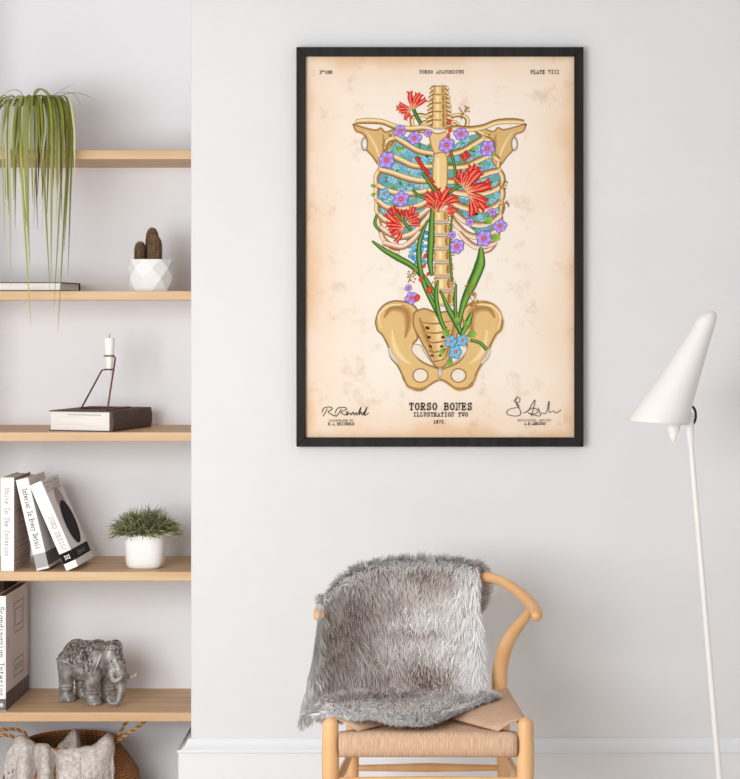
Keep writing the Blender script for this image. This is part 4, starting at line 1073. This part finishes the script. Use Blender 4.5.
# books on the lowest shelf
GD = 'books on the lowest shelf'
s5 = (.04 + DIST)/F; hD = 115*s5; tD = 10*s5
bD = upright_on('tall book with a white spine and a panelled door on its cover, lowest shelf', -4.2, S5, .04, -1.0, 0, tD, hD, .30, M_paperwhite, GD, page=mat('dark_page_edges', (120, 96, 80), .9, (96, 76, 62), (6, 6, 500)))  # page edges browner and darker than in the other books
M_door = mat('door_print', (206, 192, 186), .6, (212, 198, 192), (9, 9, 9)); M_doorline = mat('door_line_print', (150, 134, 126), .6, (156, 140, 132), (9, 9, 9)); M_dark = mat('dark_print', (92, 76, 70), .6, (84, 68, 62), (30, 30, 30))  # flat print colours of the door picture, its panel lines and the foot band
on_side(bD, tD, [rect(.004, .298, .05, hD - .002)], M_door, 'door_picture')
dl = []
for (y0, y1, z0, z1) in ((.10, .23, .20, hD - .035), (.10, .23, .075, .125)):
    for k in range(2):
        i_ = k*.018; dl += [rect(y0+i_, y1-i_, z0+i_, z0+i_+.004), rect(y0+i_, y1-i_, z1-i_-.004, z1-i_), rect(y0+i_, y0+i_+.006, z0+i_, z1-i_), rect(y1-i_-.006, y1-i_, z0+i_, z1-i_)]
dl += [rect(.285, .29, .05, hD - .004), rect(.03, .036, .17, .20)]
on_side(bD, tD, dl, M_doorline, 'door_mouldings', .0008)
on_side(bD, tD, [rect(0, .30, .001, .05)], M_dark, 'cover_band', .0006)
mb = MB(); mb.add([Vector((0, -.0003, .001)), Vector((tD, -.0003, .001)), Vector((tD, -.0003, .034)), Vector((0, -.0003, .034))], [(0, 1, 2, 3)]); mb.build('spine_band', M_dgray, bD, local=True, smooth=False, recalc=False)
on_spine(bD, 'Scandinavian Interior', hD - .030, .042, tD*.5, .0150, .0017, M_ink)
mb = MB(); 
for a in range(4): flat_stroke(mb, [(-.006, 0), (.006, 0)], .002, lambda p, q, a=a: Vector((tD*.55 + p*math.cos(a*PI/4) - q*math.sin(a*PI/4), -.0008, .017 + p*math.sin(a*PI/4) + q*math.cos(a*PI/4))))
mb.build('spine_mark', M_paperwhite, bD, local=True, smooth=False, recalc=False)
M_dkbook = mat('dark_brown_cloth', (52, 34, 28), .8, (40, 26, 22), (60, 60, 60))
hE = Z(577, .12) - S5 - .012
xE = X(-4.2, .04) - .004; wE = .075
bE = upright_on('dark brown book standing left of the tall white-spined one, cut by the frame edge', VX + (xE - wE) * F / (.17 + DIST), S5, .17, 0, 0, wE, .343, .19, M_dkbook, GD)

# lying books
def lying(label, base, rz, w, d, h, spine, cover, group, bt=.0028, over=.004):
    """lying book: front pages along local x, spine at +x side or at the back"""
    t = thing('book', label, 'book', base, Matrix.Rotation(math.radians(rz), 4, 'Z'), group)
    c = MB(); c.box((0, 0, 0), (w, d, bt)); c.box((0, 0, h - bt), (w, d, h))
    if spine == 'right':
        n_ = 9; vs = []
        for z in (0, 1):
            for i in range(n_):
                a = -PI/2 + PI*i/(n_-1); vs.append((w - .002 + .006*math.cos(a), d*z, h/2 + h/2*math.sin(a)))
        vs += [(w - .008, 0, 0), (w - .008, 0, h), (w - .008, d, 0), (w - .008, d, h)]
        fs = [(i, i+1, n_+i+1, n_+i) for i in range(n_-1)] + [tuple(range(n_)) + (2*n_+1, 2*n_), tuple(range(n_, 2*n_)) + (2*n_+3, 2*n_+2)]
        c.add(vs, fs)
    else: c.box((0, d - bt, bt), (w, d, h - bt))
    c.build('cover', cover, t, local=True, bevel=.0006, angle=50)
    x1 = w - .009 if spine == 'right' else w - over
    y1 = d - over if spine == 'right' else d - bt
    MB().box((over, over, bt), (x1, y1, h - bt)).build('page_block', M_pages, t, local=True, smooth=False)
    return t
# thick brown book, turned, on the third shelf
th_ = math.radians(-16.7); wF, dF, hF = .195, .262, .0575
crn = on_shelf(112, S3, .03); base = crn - Vector((math.cos(th_)*wF, math.sin(th_)*wF, 0)); base.z = S3 + .0003
bF = lying('thick brown book lying flat with its white pages facing out, under the candle holder', base, -16.7, wF, dF, hF, 'right', M_brown, 'lying books')
# thin grey strip over the pages, painting in the shade of a gap
MB().box((.055, .0034, hF - .0125), (.16, .0039, hF - .0108)).build('page_gap_shade', M_greyink, bF, local=True, smooth=False)
# thin book on the second shelf
M_dkcover = mat('charcoal_cloth', (60, 54, 53), .8, (50, 45, 44), (60, 60, 60))
hG = Z(282.3, .04) - S2
crn = on_shelf(61.5, S2, .04); th_ = math.radians(-1.5)
base = crn - Vector((math.cos(th_)*.27, math.sin(th_)*.27, 0)); base.z = S2 + .0003
bG = lying('thin dark-covered book lying flat under the trailing leaves', base, -1.5, .27, .27, hG, 'back', M_dkcover, 'lying books', bt=.0022)

# ------------------------------------------------------------------ candle holder and candle
zb = S3 + .0003 + hF
def onb(px, Y): return Vector((X(px, Y), Y, zb + .0026))
A_, B_, C_ = onb(81.5, .175), onb(107.5, .085), onb(127, .215)
ch = thing('candle_holder', 'bent copper wire candle holder standing on the thick brown book', 'candle holder', ((A_ + B_ + C_) / 3) - Vector((0, 0, .0026)))
YC = .135; cxm = X(109.3, YC)
MB().tube(catmull([A_, A_.lerp(C_, .5), C_, C_ + Vector((.006, -.006, 0)), C_.lerp(B_, .4), B_], 6), .0022, 10).build('base_wire', M_wire, ch)
rg0 = Z(369.5, YC); rg1 = Z(355.8, YC)
MB().capsule([A_, A_.lerp(Vector((cxm - .020, YC, rg0)), .5), Vector((cxm - .021, YC, rg0 - .002)), Vector((cxm - .0125, YC, rg0))], .0024, 10).build('leg_wire', M_wire, ch)
MB().capsule([B_, Vector((X(116, YC), YC - .012, Z(358, YC)))], .0026, 10).build('leg_wire', M_wire, ch)
for z, r in ((rg0, .0118), (rg1, .0140)):
    MB().tube([Vector((cxm + r*math.cos(a), YC + r*math.sin(a), z)) for a in [2*PI*i/28 for i in range(28)]], .0020, 8, closed=True).build('ring', M_wire, ch)
MB().capsule([Vector((X(116, YC), YC - .012, Z(358, YC))), Vector((cxm + .012, YC - .006, rg1))], .0022, 8).build('ring_arm', M_wire, ch)
cn = thing('candle', 'white taper candle held in the copper wire holder', 'candle', (cxm, YC, rg0 - .02))
MB().lathe([(.001, 0), (.0030, .002), (.0075, .020), (.0094, .026), (.0115, rg1 - rg0 + .02), (.0135, rg1 - rg0 + .026), (.0148, Z(338.5, YC) - rg0 + .014), (.0140, Z(337.5, YC) - rg0 + .019), (.001, Z(337.5, YC) - rg0 + .0195)], (cxm, YC, rg0 - .02), 24).build('wax', M_wax, cn)
MB().capsule([(cxm, YC, Z(337, YC) - .003), (cxm + .001, YC, Z(335.5, YC)), (cxm + .003, YC, Z(334, YC))], .0011, 6).build('wick', mat('wick', (120, 112, 110), .9), cn)

# ------------------------------------------------------------------ bushy plant in a white pot, fourth shelf
bx, by = X(145.5, .125), .12
bp = thing('bushy_plant', 'bushy grey-green grassy plant in a rounded white pot on the fourth shelf', 'potted plant', (bx, by, S4))
hp_ = Z(531.5, .06) - S4 - .004; rt = 21.0*(by + DIST)/F
prof = [(.001, 0), (rt*.70, 0), (rt*.80, .003), (rt*.86, .009), (rt*.90, .02), (rt*.96, hp_*.6), (rt, hp_ - .002), (rt*.985, hp_), (rt*.93, hp_), (rt*.92, hp_ - .012)]
MB().lathe(prof, (bx, by, S4), 48, sq=3.2).build('pot', M_white, bp)
MB().lathe([(rt*.94, hp_ - .01), (.001, hp_ - .004)], (bx, by, S4), 48, sq=3.2, capb=False).build('soil', M_soil, bp)
gl = MB(); r2 = random.Random(5)
gc = [(104, 112, 76), (136, 144, 98), (166, 172, 126), (192, 192, 150), (92, 98, 62), (130, 136, 92), (222, 218, 184), (166, 170, 124), (206, 204, 164)]
for i in range(1700):
    a = r2.random()*2*PI; q = math.sqrt(r2.random())
    p0 = Vector((bx + q*rt*.85*math.cos(a), by + q*rt*.85*math.sin(a), S4 + hp_ - .006))
    el_ = lerp(1.35, .12, q ** 1.3) + r2.uniform(-.25, .25)
    az = a + r2.gauss(0, .5); l = r2.uniform(.042, .080) * (1.0 if q < .6 else .86)
    d = Vector((math.cos(az)*math.cos(el_), math.sin(az)*math.cos(el_), math.sin(el_)))
    p1 = p0 + d*l*.5; p2 = p1 + (d + Vector((r2.gauss(0, .35), r2.gauss(0, .35), r2.gauss(-.05, .35)))).normalized()*l*.32; p3 = p2 + (d + Vector((r2.gauss(0, .6), r2.gauss(0, .6), r2.gauss(-.25, .45)))).normalized()*l*.28
    for p in (p1, p2, p3): p.y = min(p.y, YB - .01); p.z = max(p.z, S4 + .01)
    c = r2.choice(gc)
    sd = d.cross(Vector((r2.gauss(0, 1), r2.gauss(0, 1), r2.gauss(0, 1)))).normalized()
    gl.ribbon([p0, p1, p2, p3], [.0012, .0017, .0014, .0003], sd, c, fold=.2)
gl.build('foliage', M_leaf, bp, colors=True, recalc=False, angle=180)

# ------------------------------------------------------------------ carved elephant, lowest shelf
EY = .185
el_base = Vector((X(88, EY), EY, S5))
yaw = math.radians(-33)
ele = thing('elephant_figurine', 'grey carved elephant figurine with patterned saddle cloth on the lowest shelf', 'figurine', el_base, Matrix.Rotation(yaw, 4, 'Z') @ Matrix.Diagonal((.95, 1.0, 1.055, 1)))
def ball_to(bm_, c, r, M=None): bm_.ball(c, r, 24, 16, M=M)
eb = MB()
ball_to(eb, (-.005, 0, .113), (.070, .050, .050)); ball_to(eb, (-.045, 0, .108), (.042, .049, .056)); ball_to(eb, (.038, 0, .116), (.044, .048, .053)); ball_to(eb, (-.002, 0, .088), (.056, .046, .036))
for x, y in ((-.058, -.030), (-.052, .030), (.048, -.032), (.050, .032)):
    eb.capsule([(x, y*.9, .105), (x + .002, y, .075), (x - .001, y*1.02, .045), (x, y*1.02, .022), (x + .003, y*1.03, .011)], [.031, .0255, .0205, .0200, .0225], 22)
    eb.lathe([(.019, 0), (.0245, .001), (.0255, .006), (.0235, .013), (.02, .02)], (x + .004, y*1.03, 0), 22, capt=True)
    for k in range(5):
        a = math.radians(-64 + 32*k); eb.ball((x + .004 + .0225*math.cos(a), y*1.03 + .0225*math.sin(a), .005), (.0052, .0052, .0058), 8, 6)
    for zz_ in (.034, .042): eb.tube([(x + .0215*math.cos(a), y*1.02 + .0215*math.sin(a), zz_) for a in [2*PI*i/20 for i in range(20)]], .0022, 6, closed=True)
# neck, head with two domes, cheeks
eb.capsule([(.050, 0, .122), (.082, 0, .128)], [.042, .036], 22)
ball_to(eb, (.098, 0, .130), (.030, .034, .040)); ball_to(eb, (.098, .013, .153), (.021, .017, .019)); ball_to(eb, (.098, -.013, .153), (.021, .017, .019)); ball_to(eb, (.110, 0, .112), (.020, .025, .026))
for sy in (-1, 1): eb.ball((.112, sy*.020, .093), (.014, .010, .014), 12, 8)
# trunk down to the shelf, tip curled back
tp = catmull([(.112, 0, .120), (.127, 0, .098), (.133, 0, .070), (.135, -.002, .042), (.133, -.008, .020), (.125, -.016, .008), (.114, -.024, .010), (.109, -.027, .019)], 8)
tr_ = spread([.024, .0210, .0160, .0125, .0100, .0084, .0068, .0054], len(tp))
eb.capsule(tp, tr_, 18)
for i in range(8, len(tp) - 8, 2): eb.tube([tp[i] + Vector((0, math.cos(a), math.sin(a)))*(tr_[i] + .0002) if abs((tp[i+1]-tp[i]).normalized().x) > .8 else tp[i] + Vector((math.cos(a), math.sin(a), 0))*(tr_[i] + .0002) for a in [2*PI*k/18 for k in range(18)]], .0011, 6, closed=True)
# lower lip and tail
eb.capsule([(.104, 0, .088), (.116, 0, .076), (.120, 0, .068)], [.014, .010, .006], 12)
eb.capsule(catmull([(-.086, 0, .125), (-.094, 0, .10), (-.093, .003, .06), (-.092, .004, .038)], 5), spread([.007, .0055, .0045, .0062], 16), 10)
tmp = eb.build('tmp_body', M_black, None, smooth=False)
md = tmp.modifiers.new('rm', 'REMESH'); md.mode = 'VOXEL'; md.voxel_size = .0017
md2 = tmp.modifiers.new('sm', 'SMOOTH'); md2.factor = .5; md2.iterations = 4
dg = bpy.context.evaluated_depsgraph_get()
bme = bpy.data.meshes.new_from_object(tmp.evaluated_get(dg)); bpy.data.objects.remove(tmp)
bv = [v.co.copy() for v in bme.vertices]; bn = [v.normal.copy() for v in bme.vertices]; bf = [tuple(p.vertices) for p in bme.polygons]
M_ele = mat('carved_grey_stone', (164, 160, 157), .38, (112, 105, 101), (55, 55, 55), detail=6, bump=.25, spec=.6, metal=.15)
bo = MB(); bo.add(bv, bf); bo.build('body', M_ele, ele, local=True, angle=180, recalc=False)
# carved cloths: copies of the body's own skin, raised and chased
m, nt, b = new_mat('chased_ornament'); M_orn = m
b.inputs['Roughness'].default_value = .4; b.inputs['Metallic'].default_value = .2
tc = N(nt, 'ShaderNodeTexCoord'); vo = N(nt, 'ShaderNodeTexVoronoi'); vo.inputs['Scale'].default_value = 120; nt.links.new(tc.outputs['Object'], vo.inputs['Vector'])
wv = N(nt, 'ShaderNodeTexWave'); wv.inputs['Scale'].default_value = 70; wv.bands_direction = 'DIAGONAL'; wv.inputs['Distortion'].default_value = 1.5; nt.links.new(tc.outputs['Object'], wv.inputs['Vector'])
hsum = math_('ADD', math_('MULTIPLY', vo.outputs[0], 1.2), math_('MULTIPLY', wv.outputs[1], .35))
rpo = N(nt, 'ShaderNodeValToRGB'); nt.links.new(hsum, rpo.inputs[0]); rpo.color_ramp.elements[0].position = .25; rpo.color_ramp.elements[0].color = lin((206, 199, 194)); rpo.color_ramp.elements[1].position = 1.0; rpo.color_ramp.elements[1].color = lin((92, 82, 78))
nt.links.new(rpo.outputs[0], b.inputs['Base Color'])
bpo = N(nt, 'ShaderNodeBump'); bpo.inputs['Strength'].default_value = 1.0; bpo.inputs['Distance'].default_value = .003; bpo.invert = True
nt.links.new(hsum, bpo.inputs['Height']); nt.links.new(bpo.outputs[0], b.inputs['Normal'])
def skin(name, test, off, m):
    keep = [f for f in bf if all(test(bv[i]) for i in f)]
    used = sorted({i for f in keep for i in f}); ix = {i: k for k, i in enumerate(used)}
    mb = MB(); mb.add([bv[i] + bn[i]*off for i in used], [tuple(ix[i] for i in f) for f in keep])
    o = mb.build(name, m, ele, local=True, angle=180, recalc=False)
    md = o.modifiers.new('thick', 'SOLIDIFY'); md.thickness = off*1.1; md.offset = -1
    return o
skin('saddle_cloth', lambda p: -.080 < p.x < .052 and p.z > .124 - .020*max(0, 1 - abs(p.x + .012)/.07) , .0022, M_orn)
for sg_ in (-1, 1): skin('shoulder_cloth', lambda p: .022 < p.x < .066 and .092 < p.z < .142 and sg_*p.y > .03, .0022, M_orn)
skin('cap', lambda p: p.x > .082 and p.z > .150 and p.x < .124, .002, M_orn)
skin('brow_band', lambda p: p.x > .100 and .112 < p.z < .150 and abs(p.y) < .013, .0016, M_orn)
# ears
for sy in (-1, 1):
    Mr = Matrix.Rotation(sy*math.radians(-20), 4, 'Z') @ Matrix.Rotation(math.radians(10), 4, 'Y') @ Matrix.Rotation(sy*math.radians(14), 4, 'X')
    e_ = MB(); vs = []; n_ = 26; outl = [(.014, .026), (.0, .030), (-.018, .028), (-.029, .016), (-.031, -.002), (-.026, -.020), (-.015, -.036), (-.003, -.044), (.005, -.034), (.008, -.014), (.012, .006)]
    ol = [(p.x, p.y) for p in catmull([(a, b_, 0) for a, b_ in outl + outl[:1]], 3)][:-1]
    k = len(ol); rows = ((0.0, .005), (.5, .0048), (.85, .0032), (1.0, 0), (.85, -.0028), (.5, -.0035), (0, -.0035))
    vs = []
    for s_, t_ in rows:
        for a, b_ in ol: vs.append(Vector((.074, sy*.040, .122)) + Mr @ Vector((a*max(s_, .02), sy*(t_ + .006*(s_**2)*math.sin(a*90)), b_*max(s_, .02))))
    e_.add(vs, [(i*k + j, i*k + (j+1) % k, (i+1)*k + (j+1) % k, (i+1)*k + j) for i in range(len(rows)-1) for j in range(k)])
    e_.build('ear', M_ele, ele, local=True, angle=180)
    MB().capsule(catmull([(.113, sy*.019, .090), (.124, sy*.028, .078), (.140, sy*.034, .073), (.157, sy*.034, .079), (.164, sy*.033, .085)], 5), spread([.0072, .0070, .0060, .0045, .0026], 21), 12).build('tusk', mat('worn_ivory_stone', (196, 190, 184), .35, (150, 142, 138), (80, 80, 80)), ele, local=True)
    MB().ball((.116, sy*.0225, .122), .0036, 10, 8).build('eye', M_black, ele, local=True)
bd = MB()
for i in range(34):          # string of beads along the cloth's hem
    t = i/33; x = lerp(-.075, .055, t)
    best = [k for k in range(0, len(bv), 1) if abs(bv[k].x - x) < .0025 and bv[k].y < -.02 and abs(bv[k].z - (.119 - .020*max(0, 1 - abs(x + .012)/.07))) < .003]
    if best: p = bv[best[0]] + bn[best[0]]*.001; bd.ball(p, .0027, 8, 6)
bd.build('bead_trim', M_ele, ele, local=True)

# ------------------------------------------------------------------ wicker basket under the shelves
kx, ky = X(72, .17), .165
zr = Z(741, .17)
bk = thing('wicker_basket', 'round-bellied brown wicker basket with twisted rope handles under the shelves', 'basket', (kx, ky, 0))
m, nt, b = new_mat('woven_seagrass'); M_wick = m
b.inputs['Roughness'].default_value = .7; b.inputs['Specular IOR Level'].default_value = .3
uvn = N(nt, 'ShaderNodeUVMap'); uvn.uv_map = 'UV'
sp_ = N(nt, 'ShaderNodeSeparateXYZ'); nt.links.new(uvn.outputs[0], sp_.inputs[0])
rowi = math_('FLOOR', sp_.outputs[1]); ph_ = math_('ADD', sp_.outputs[0], math_('MULTIPLY', rowi, .5))
h1 = math_('ABSOLUTE', math_('SINE', math_('MULTIPLY', ph_, PI))); h2 = math_('ABSOLUTE', math_('SINE', math_('MULTIPLY', sp_.outputs[1], PI)))
hh_ = math_('MULTIPLY', h1, h2)
nzk = N(nt, 'ShaderNodeTexNoise'); nzk.inputs['Scale'].default_value = 1.3; nzk.inputs['Detail'].default_value = 3; nt.links.new(uvn.outputs[0], nzk.inputs['Vector'])
rpk = N(nt, 'ShaderNodeValToRGB'); nt.links.new(math_('ADD', math_('MULTIPLY', hh_, .45), math_('MULTIPLY', nzk.outputs[0], .6)), rpk.inputs[0])
rpk.color_ramp.elements[0].position = .2; rpk.color_ramp.elements[0].color = lin((122, 74, 36)); rpk.color_ramp.elements[1].position = .75; rpk.color_ramp.elements[1].color = lin((206, 146, 88))
nt.links.new(rpk.outputs[0], b.inputs['Base Color'])
bpk = N(nt, 'ShaderNodeBump'); bpk.inputs['Strength'].default_value = 1; bpk.inputs['Distance'].default_value = .006; nt.links.new(hh_, bpk.inputs['Height']); nt.links.new(bpk.outputs[0], b.inputs['Normal'])
rk = 46*(ky + DIST)/F
prof = [(.13, 0), (.172, .012), (.192, .05), (.197, .085), (.190, .118), (.170, .150), (.147, zr - .022), (rk, zr), (rk - .010, zr), (.136, zr - .024), (.160, .150), (.178, .118), (.184, .085), (.178, .05), (.16, .016), (.001, .012)]
mb = MB(); n = 72; mb.lathe(prof, (kx, ky, 0), n, capb=True)
ko = mb.build('basket_body', M_wick, bk, angle=60)
uvl = ko.data.uv_layers.new(name='UV'); cum = [0]
for i in range(1, len(prof)): cum.append(cum[-1] + math.hypot(prof[i][0] - prof[i-1][0], prof[i][1] - prof[i-1][1]))
for p in ko.data.polygons:
    ks = [ko.data.loops[li].vertex_index % n for li in p.loop_indices]; wrap = max(ks) - min(ks) > 2
    for li in p.loop_indices:
        vi = ko.data.loops[li].vertex_index; k = vi % n; i = vi // n
        uvl.data[li].uv = ((k + (n if wrap and k == 0 else 0)) / n * 90, cum[min(i, len(cum)-1)] / .0085)
M_rope = vcol_mat('twisted_rope', .75, .2)
def rope(mb, pts, r=.0029, pitch=.020, cols2=((206, 166, 114), (156, 106, 64))):
    path = catmull(pts, 14); L = 0; s_ = [0]
    for i in range(1, len(path)): L += (path[i] - path[i-1]).length; s_.append(L)
    for ph, cl_ in zip((0, PI), cols2):
        q = []
        for i, p in enumerate(path):
            t = (path[min(len(path)-1, i+1)] - path[max(0, i-1)]).normalized(); u = t.orthogonal().normalized(); w = Vector((0, 1, 0)) - t*t.y; u = w.normalized() if w.length > .1 else u; v = t.cross(u)
            a = ph + s_[i]/pitch*2*PI; q.append(p + (u*math.cos(a) + v*math.sin(a))*r*.85)
        mb.tube(q, r, 7, cl_)
mb = MB(); YH = .125
rope(mb, [P(116,743,YH), P(120,733,YH+.01), P(125,724,YH+.015), P(133,716.5,YH), P(143,716.5,YH-.02), P(146,720,YH-.03), P(138,727,YH-.03), P(126,735,YH-.025), P(116,742,YH-.01)])
mb.build('handle', M_rope, bk, colors=True)
mb = MB()
rope(mb, [P(29,740,YH), P(25,733,YH+.005), P(16,729.5,YH), P(4,729.5,YH-.01), P(-9,732,YH-.02), P(-14,737,YH-.03), P(-6,737,YH-.035), P(6,735,YH-.03), P(16,738,YH-.02), P(25,743,YH-.01)])
mb.build('handle', M_rope, bk, colors=True)
rim = MB(); rope(rim, [(kx + (rk - .004)*math.cos(a), ky + (rk - .004)*math.sin(a), zr + .001) for a in [2*PI*i/24 for i in range(25)]], .0040, .016, ((172, 112, 62), (150, 94, 50)))
rim.build('rim', M_rope, bk, colors=True)

# woollen throw hanging out of the basket: columns (px) with a run from inside, over the crest, to the hem
bl = thing('woollen_blanket', 'grey knitted blanket with a fringed edge spilling out of the wicker basket', 'blanket', (kx, ky - .11, .12))
cols = {   #  px : [(py, Y) inside ... hem]
  5:  [(760,.10),(758,.08),(759,.04),(766,.02),(778,.005),(794,.00)],
  9:  [(754,.12),(748,.09),(750,.04),(758,.015),(774,-.01),(793,-.02)],
  14: [(750,.12),(741,.10),(742,.05),(750,.02),(772,-.01),(794,-.025)],
  20: [(750,.13),(736,.10),(737,.05),(746,.02),(768,-.02),(794,-.04)],
  27: [(752,.14),(739,.10),(739,.05),(748,.01),(770,-.03),(796,-.05)],
  33: [(754,.14),(744,.11),(743,.05),(753,.022),(774,.00),(797,-.015)],
  37: [(756,.14),(747,.11),(745,.05),(756,.024),(776,.006),(798,-.005)],
  42: [(755,.14),(748,.11),(744,.05),(750,.005),(770,-.035),(800,-.06)],
  48: [(757,.14),(750,.11),(745,.05),(751,.002),(771,-.04),(800,-.065)],
  52: [(762,.14),(754,.11),(749,.045),(756,.012),(775,-.02),(800,-.04)],
  55: [(764,.14),(757,.12),(751,.045),(759,.022),(777,.004),(800,-.01)],
  58: [(754,.15),(747,.14),(750,.05),(757,.010),(776,-.02),(800,-.04)],
  62: [(750,.16),(742,.15),(748,.05),(753,.002),(774,-.045),(800,-.07)],
  69: [(746,.17),(734.5,.165),(749,.06),(751,.000),(773,-.05),(800,-.075)],
  73: [(744,.18),(731,.170),(749,.06),(750,.000),(773,-.05),(800,-.075)],
  76: [(742,.18),(728.5,.172),(749,.06),(750,.000),(773,-.05),(800,-.075)],
  79: [(746,.18),(735,.172),(750,.07),(750,.000),(773,-.05),(800,-.075)],
  82: [(764,.20),(758,.18),(750,.07),(750,.000),(773,-.05),(800,-.075)],
  88: [(762,.20),(757,.18),(749,.07),(749,.000),(773,-.05),(800,-.075)],
  93: [(758,.20),(747,.17),(747,.07),(748.5,.000),(773,-.045),(800,-.07)],
  98: [(754,.18),(744,.15),(743,.07),(747,.002),(773,-.04),(800,-.06)],
  103:[(750,.17),(739,.13),(738,.07),(744,.008),(772,-.03),(800,-.05)],
  108:[(748,.16),(735,.12),(735,.07),(743,.02),(771,-.01),(798,-.03)],
  112:[(752,.14),(739,.11),(738,.07),(746,.032),(771,.006),(796,-.01)],
  114:[(758,.13),(746,.11),(745,.075),(752,.04),(771,.018),(794,.00)]}
keys = sorted(cols); GG = [[P(k, py, Y) for py, Y in cols[k]] for k in keys]
M_wool = mat('grey_wool_knit', (176, 164, 158), .95, (222, 215, 210), (90, 90, 90), detail=7, bump=1.0, bscale=(300, 300, 300), spec=.1, lo=.3, hi=.7)
ncv = 9; colpts = [catmull(c, ncv) for c in GG]; nv_ = len(colpts[0]); rowsb = []
for j in range(nv_): rowsb.append(catmull([c[j] for c in colpts], 5))
nu_ = len(rowsb[0]); mb = MB()
vs = []
for j, row in enumerate(rowsb):
    for i, p in enumerate(row):
        t = max(0, (j/nv_ - .30)); k_ = noise.noise(Vector((i*.11, j*.05, 3.1)))
        vs.append(p + Vector((.003*noise.noise(p*45), -(.014 if i < 50 else .007)*t*math.sin(i*.30 + j*.10 + 3*k_) - .003*t*math.sin(i*1.1 - j*.16 + 4*k_) + .004*noise.noise(p*60), .004*noise.noise(p*50) + .002*noise.noise(p*120))))
mb.add(vs, [(j*nu_ + i, j*nu_ + i + 1, (j+1)*nu_ + i + 1, (j+1)*nu_ + i) for j in range(nv_-1) for i in range(nu_-1)])
o = mb.build('blanket_cloth', M_wool, bl, angle=180)
md = o.modifiers.new('thick', 'SOLIDIFY'); md.thickness = .004; md.offset = 0
# knotted open-work and fringe along the hem
fg = MB(); r3 = random.Random(9)
for i in range(0, nu_, 1):
    a = vs[(nv_-1)*nu_ + i]
    b1 = a + Vector((r3.uniform(-.004, .004), -.004, -.03)); 
    fg.capsule([a, a.lerp(b1, .5) + Vector((0, -.004, 0)), b1], [.0018, .0016, .0012], 6)
for (pxs, j0) in (((7, 17), 34), ((88, 102), 37)):
    for i in range(nu_):
        p = vs[j0*nu_ + i]; px = p.x*F/(p.y + DIST) + VX
        if pxs[0] < px < pxs[1]:
            for k in range(3):
                q = vs[(j0 + 2*k)*nu_ + i] + Vector((0, -.008, 0)); fg.capsule([q, q + Vector((r3.uniform(-.006, .006), -.005, -.008)), q + Vector((r3.uniform(-.004, .004), -.003, -.016))], [.0022, .0018, .0014], 6)
fg.build('fringe', M_wool, bl)
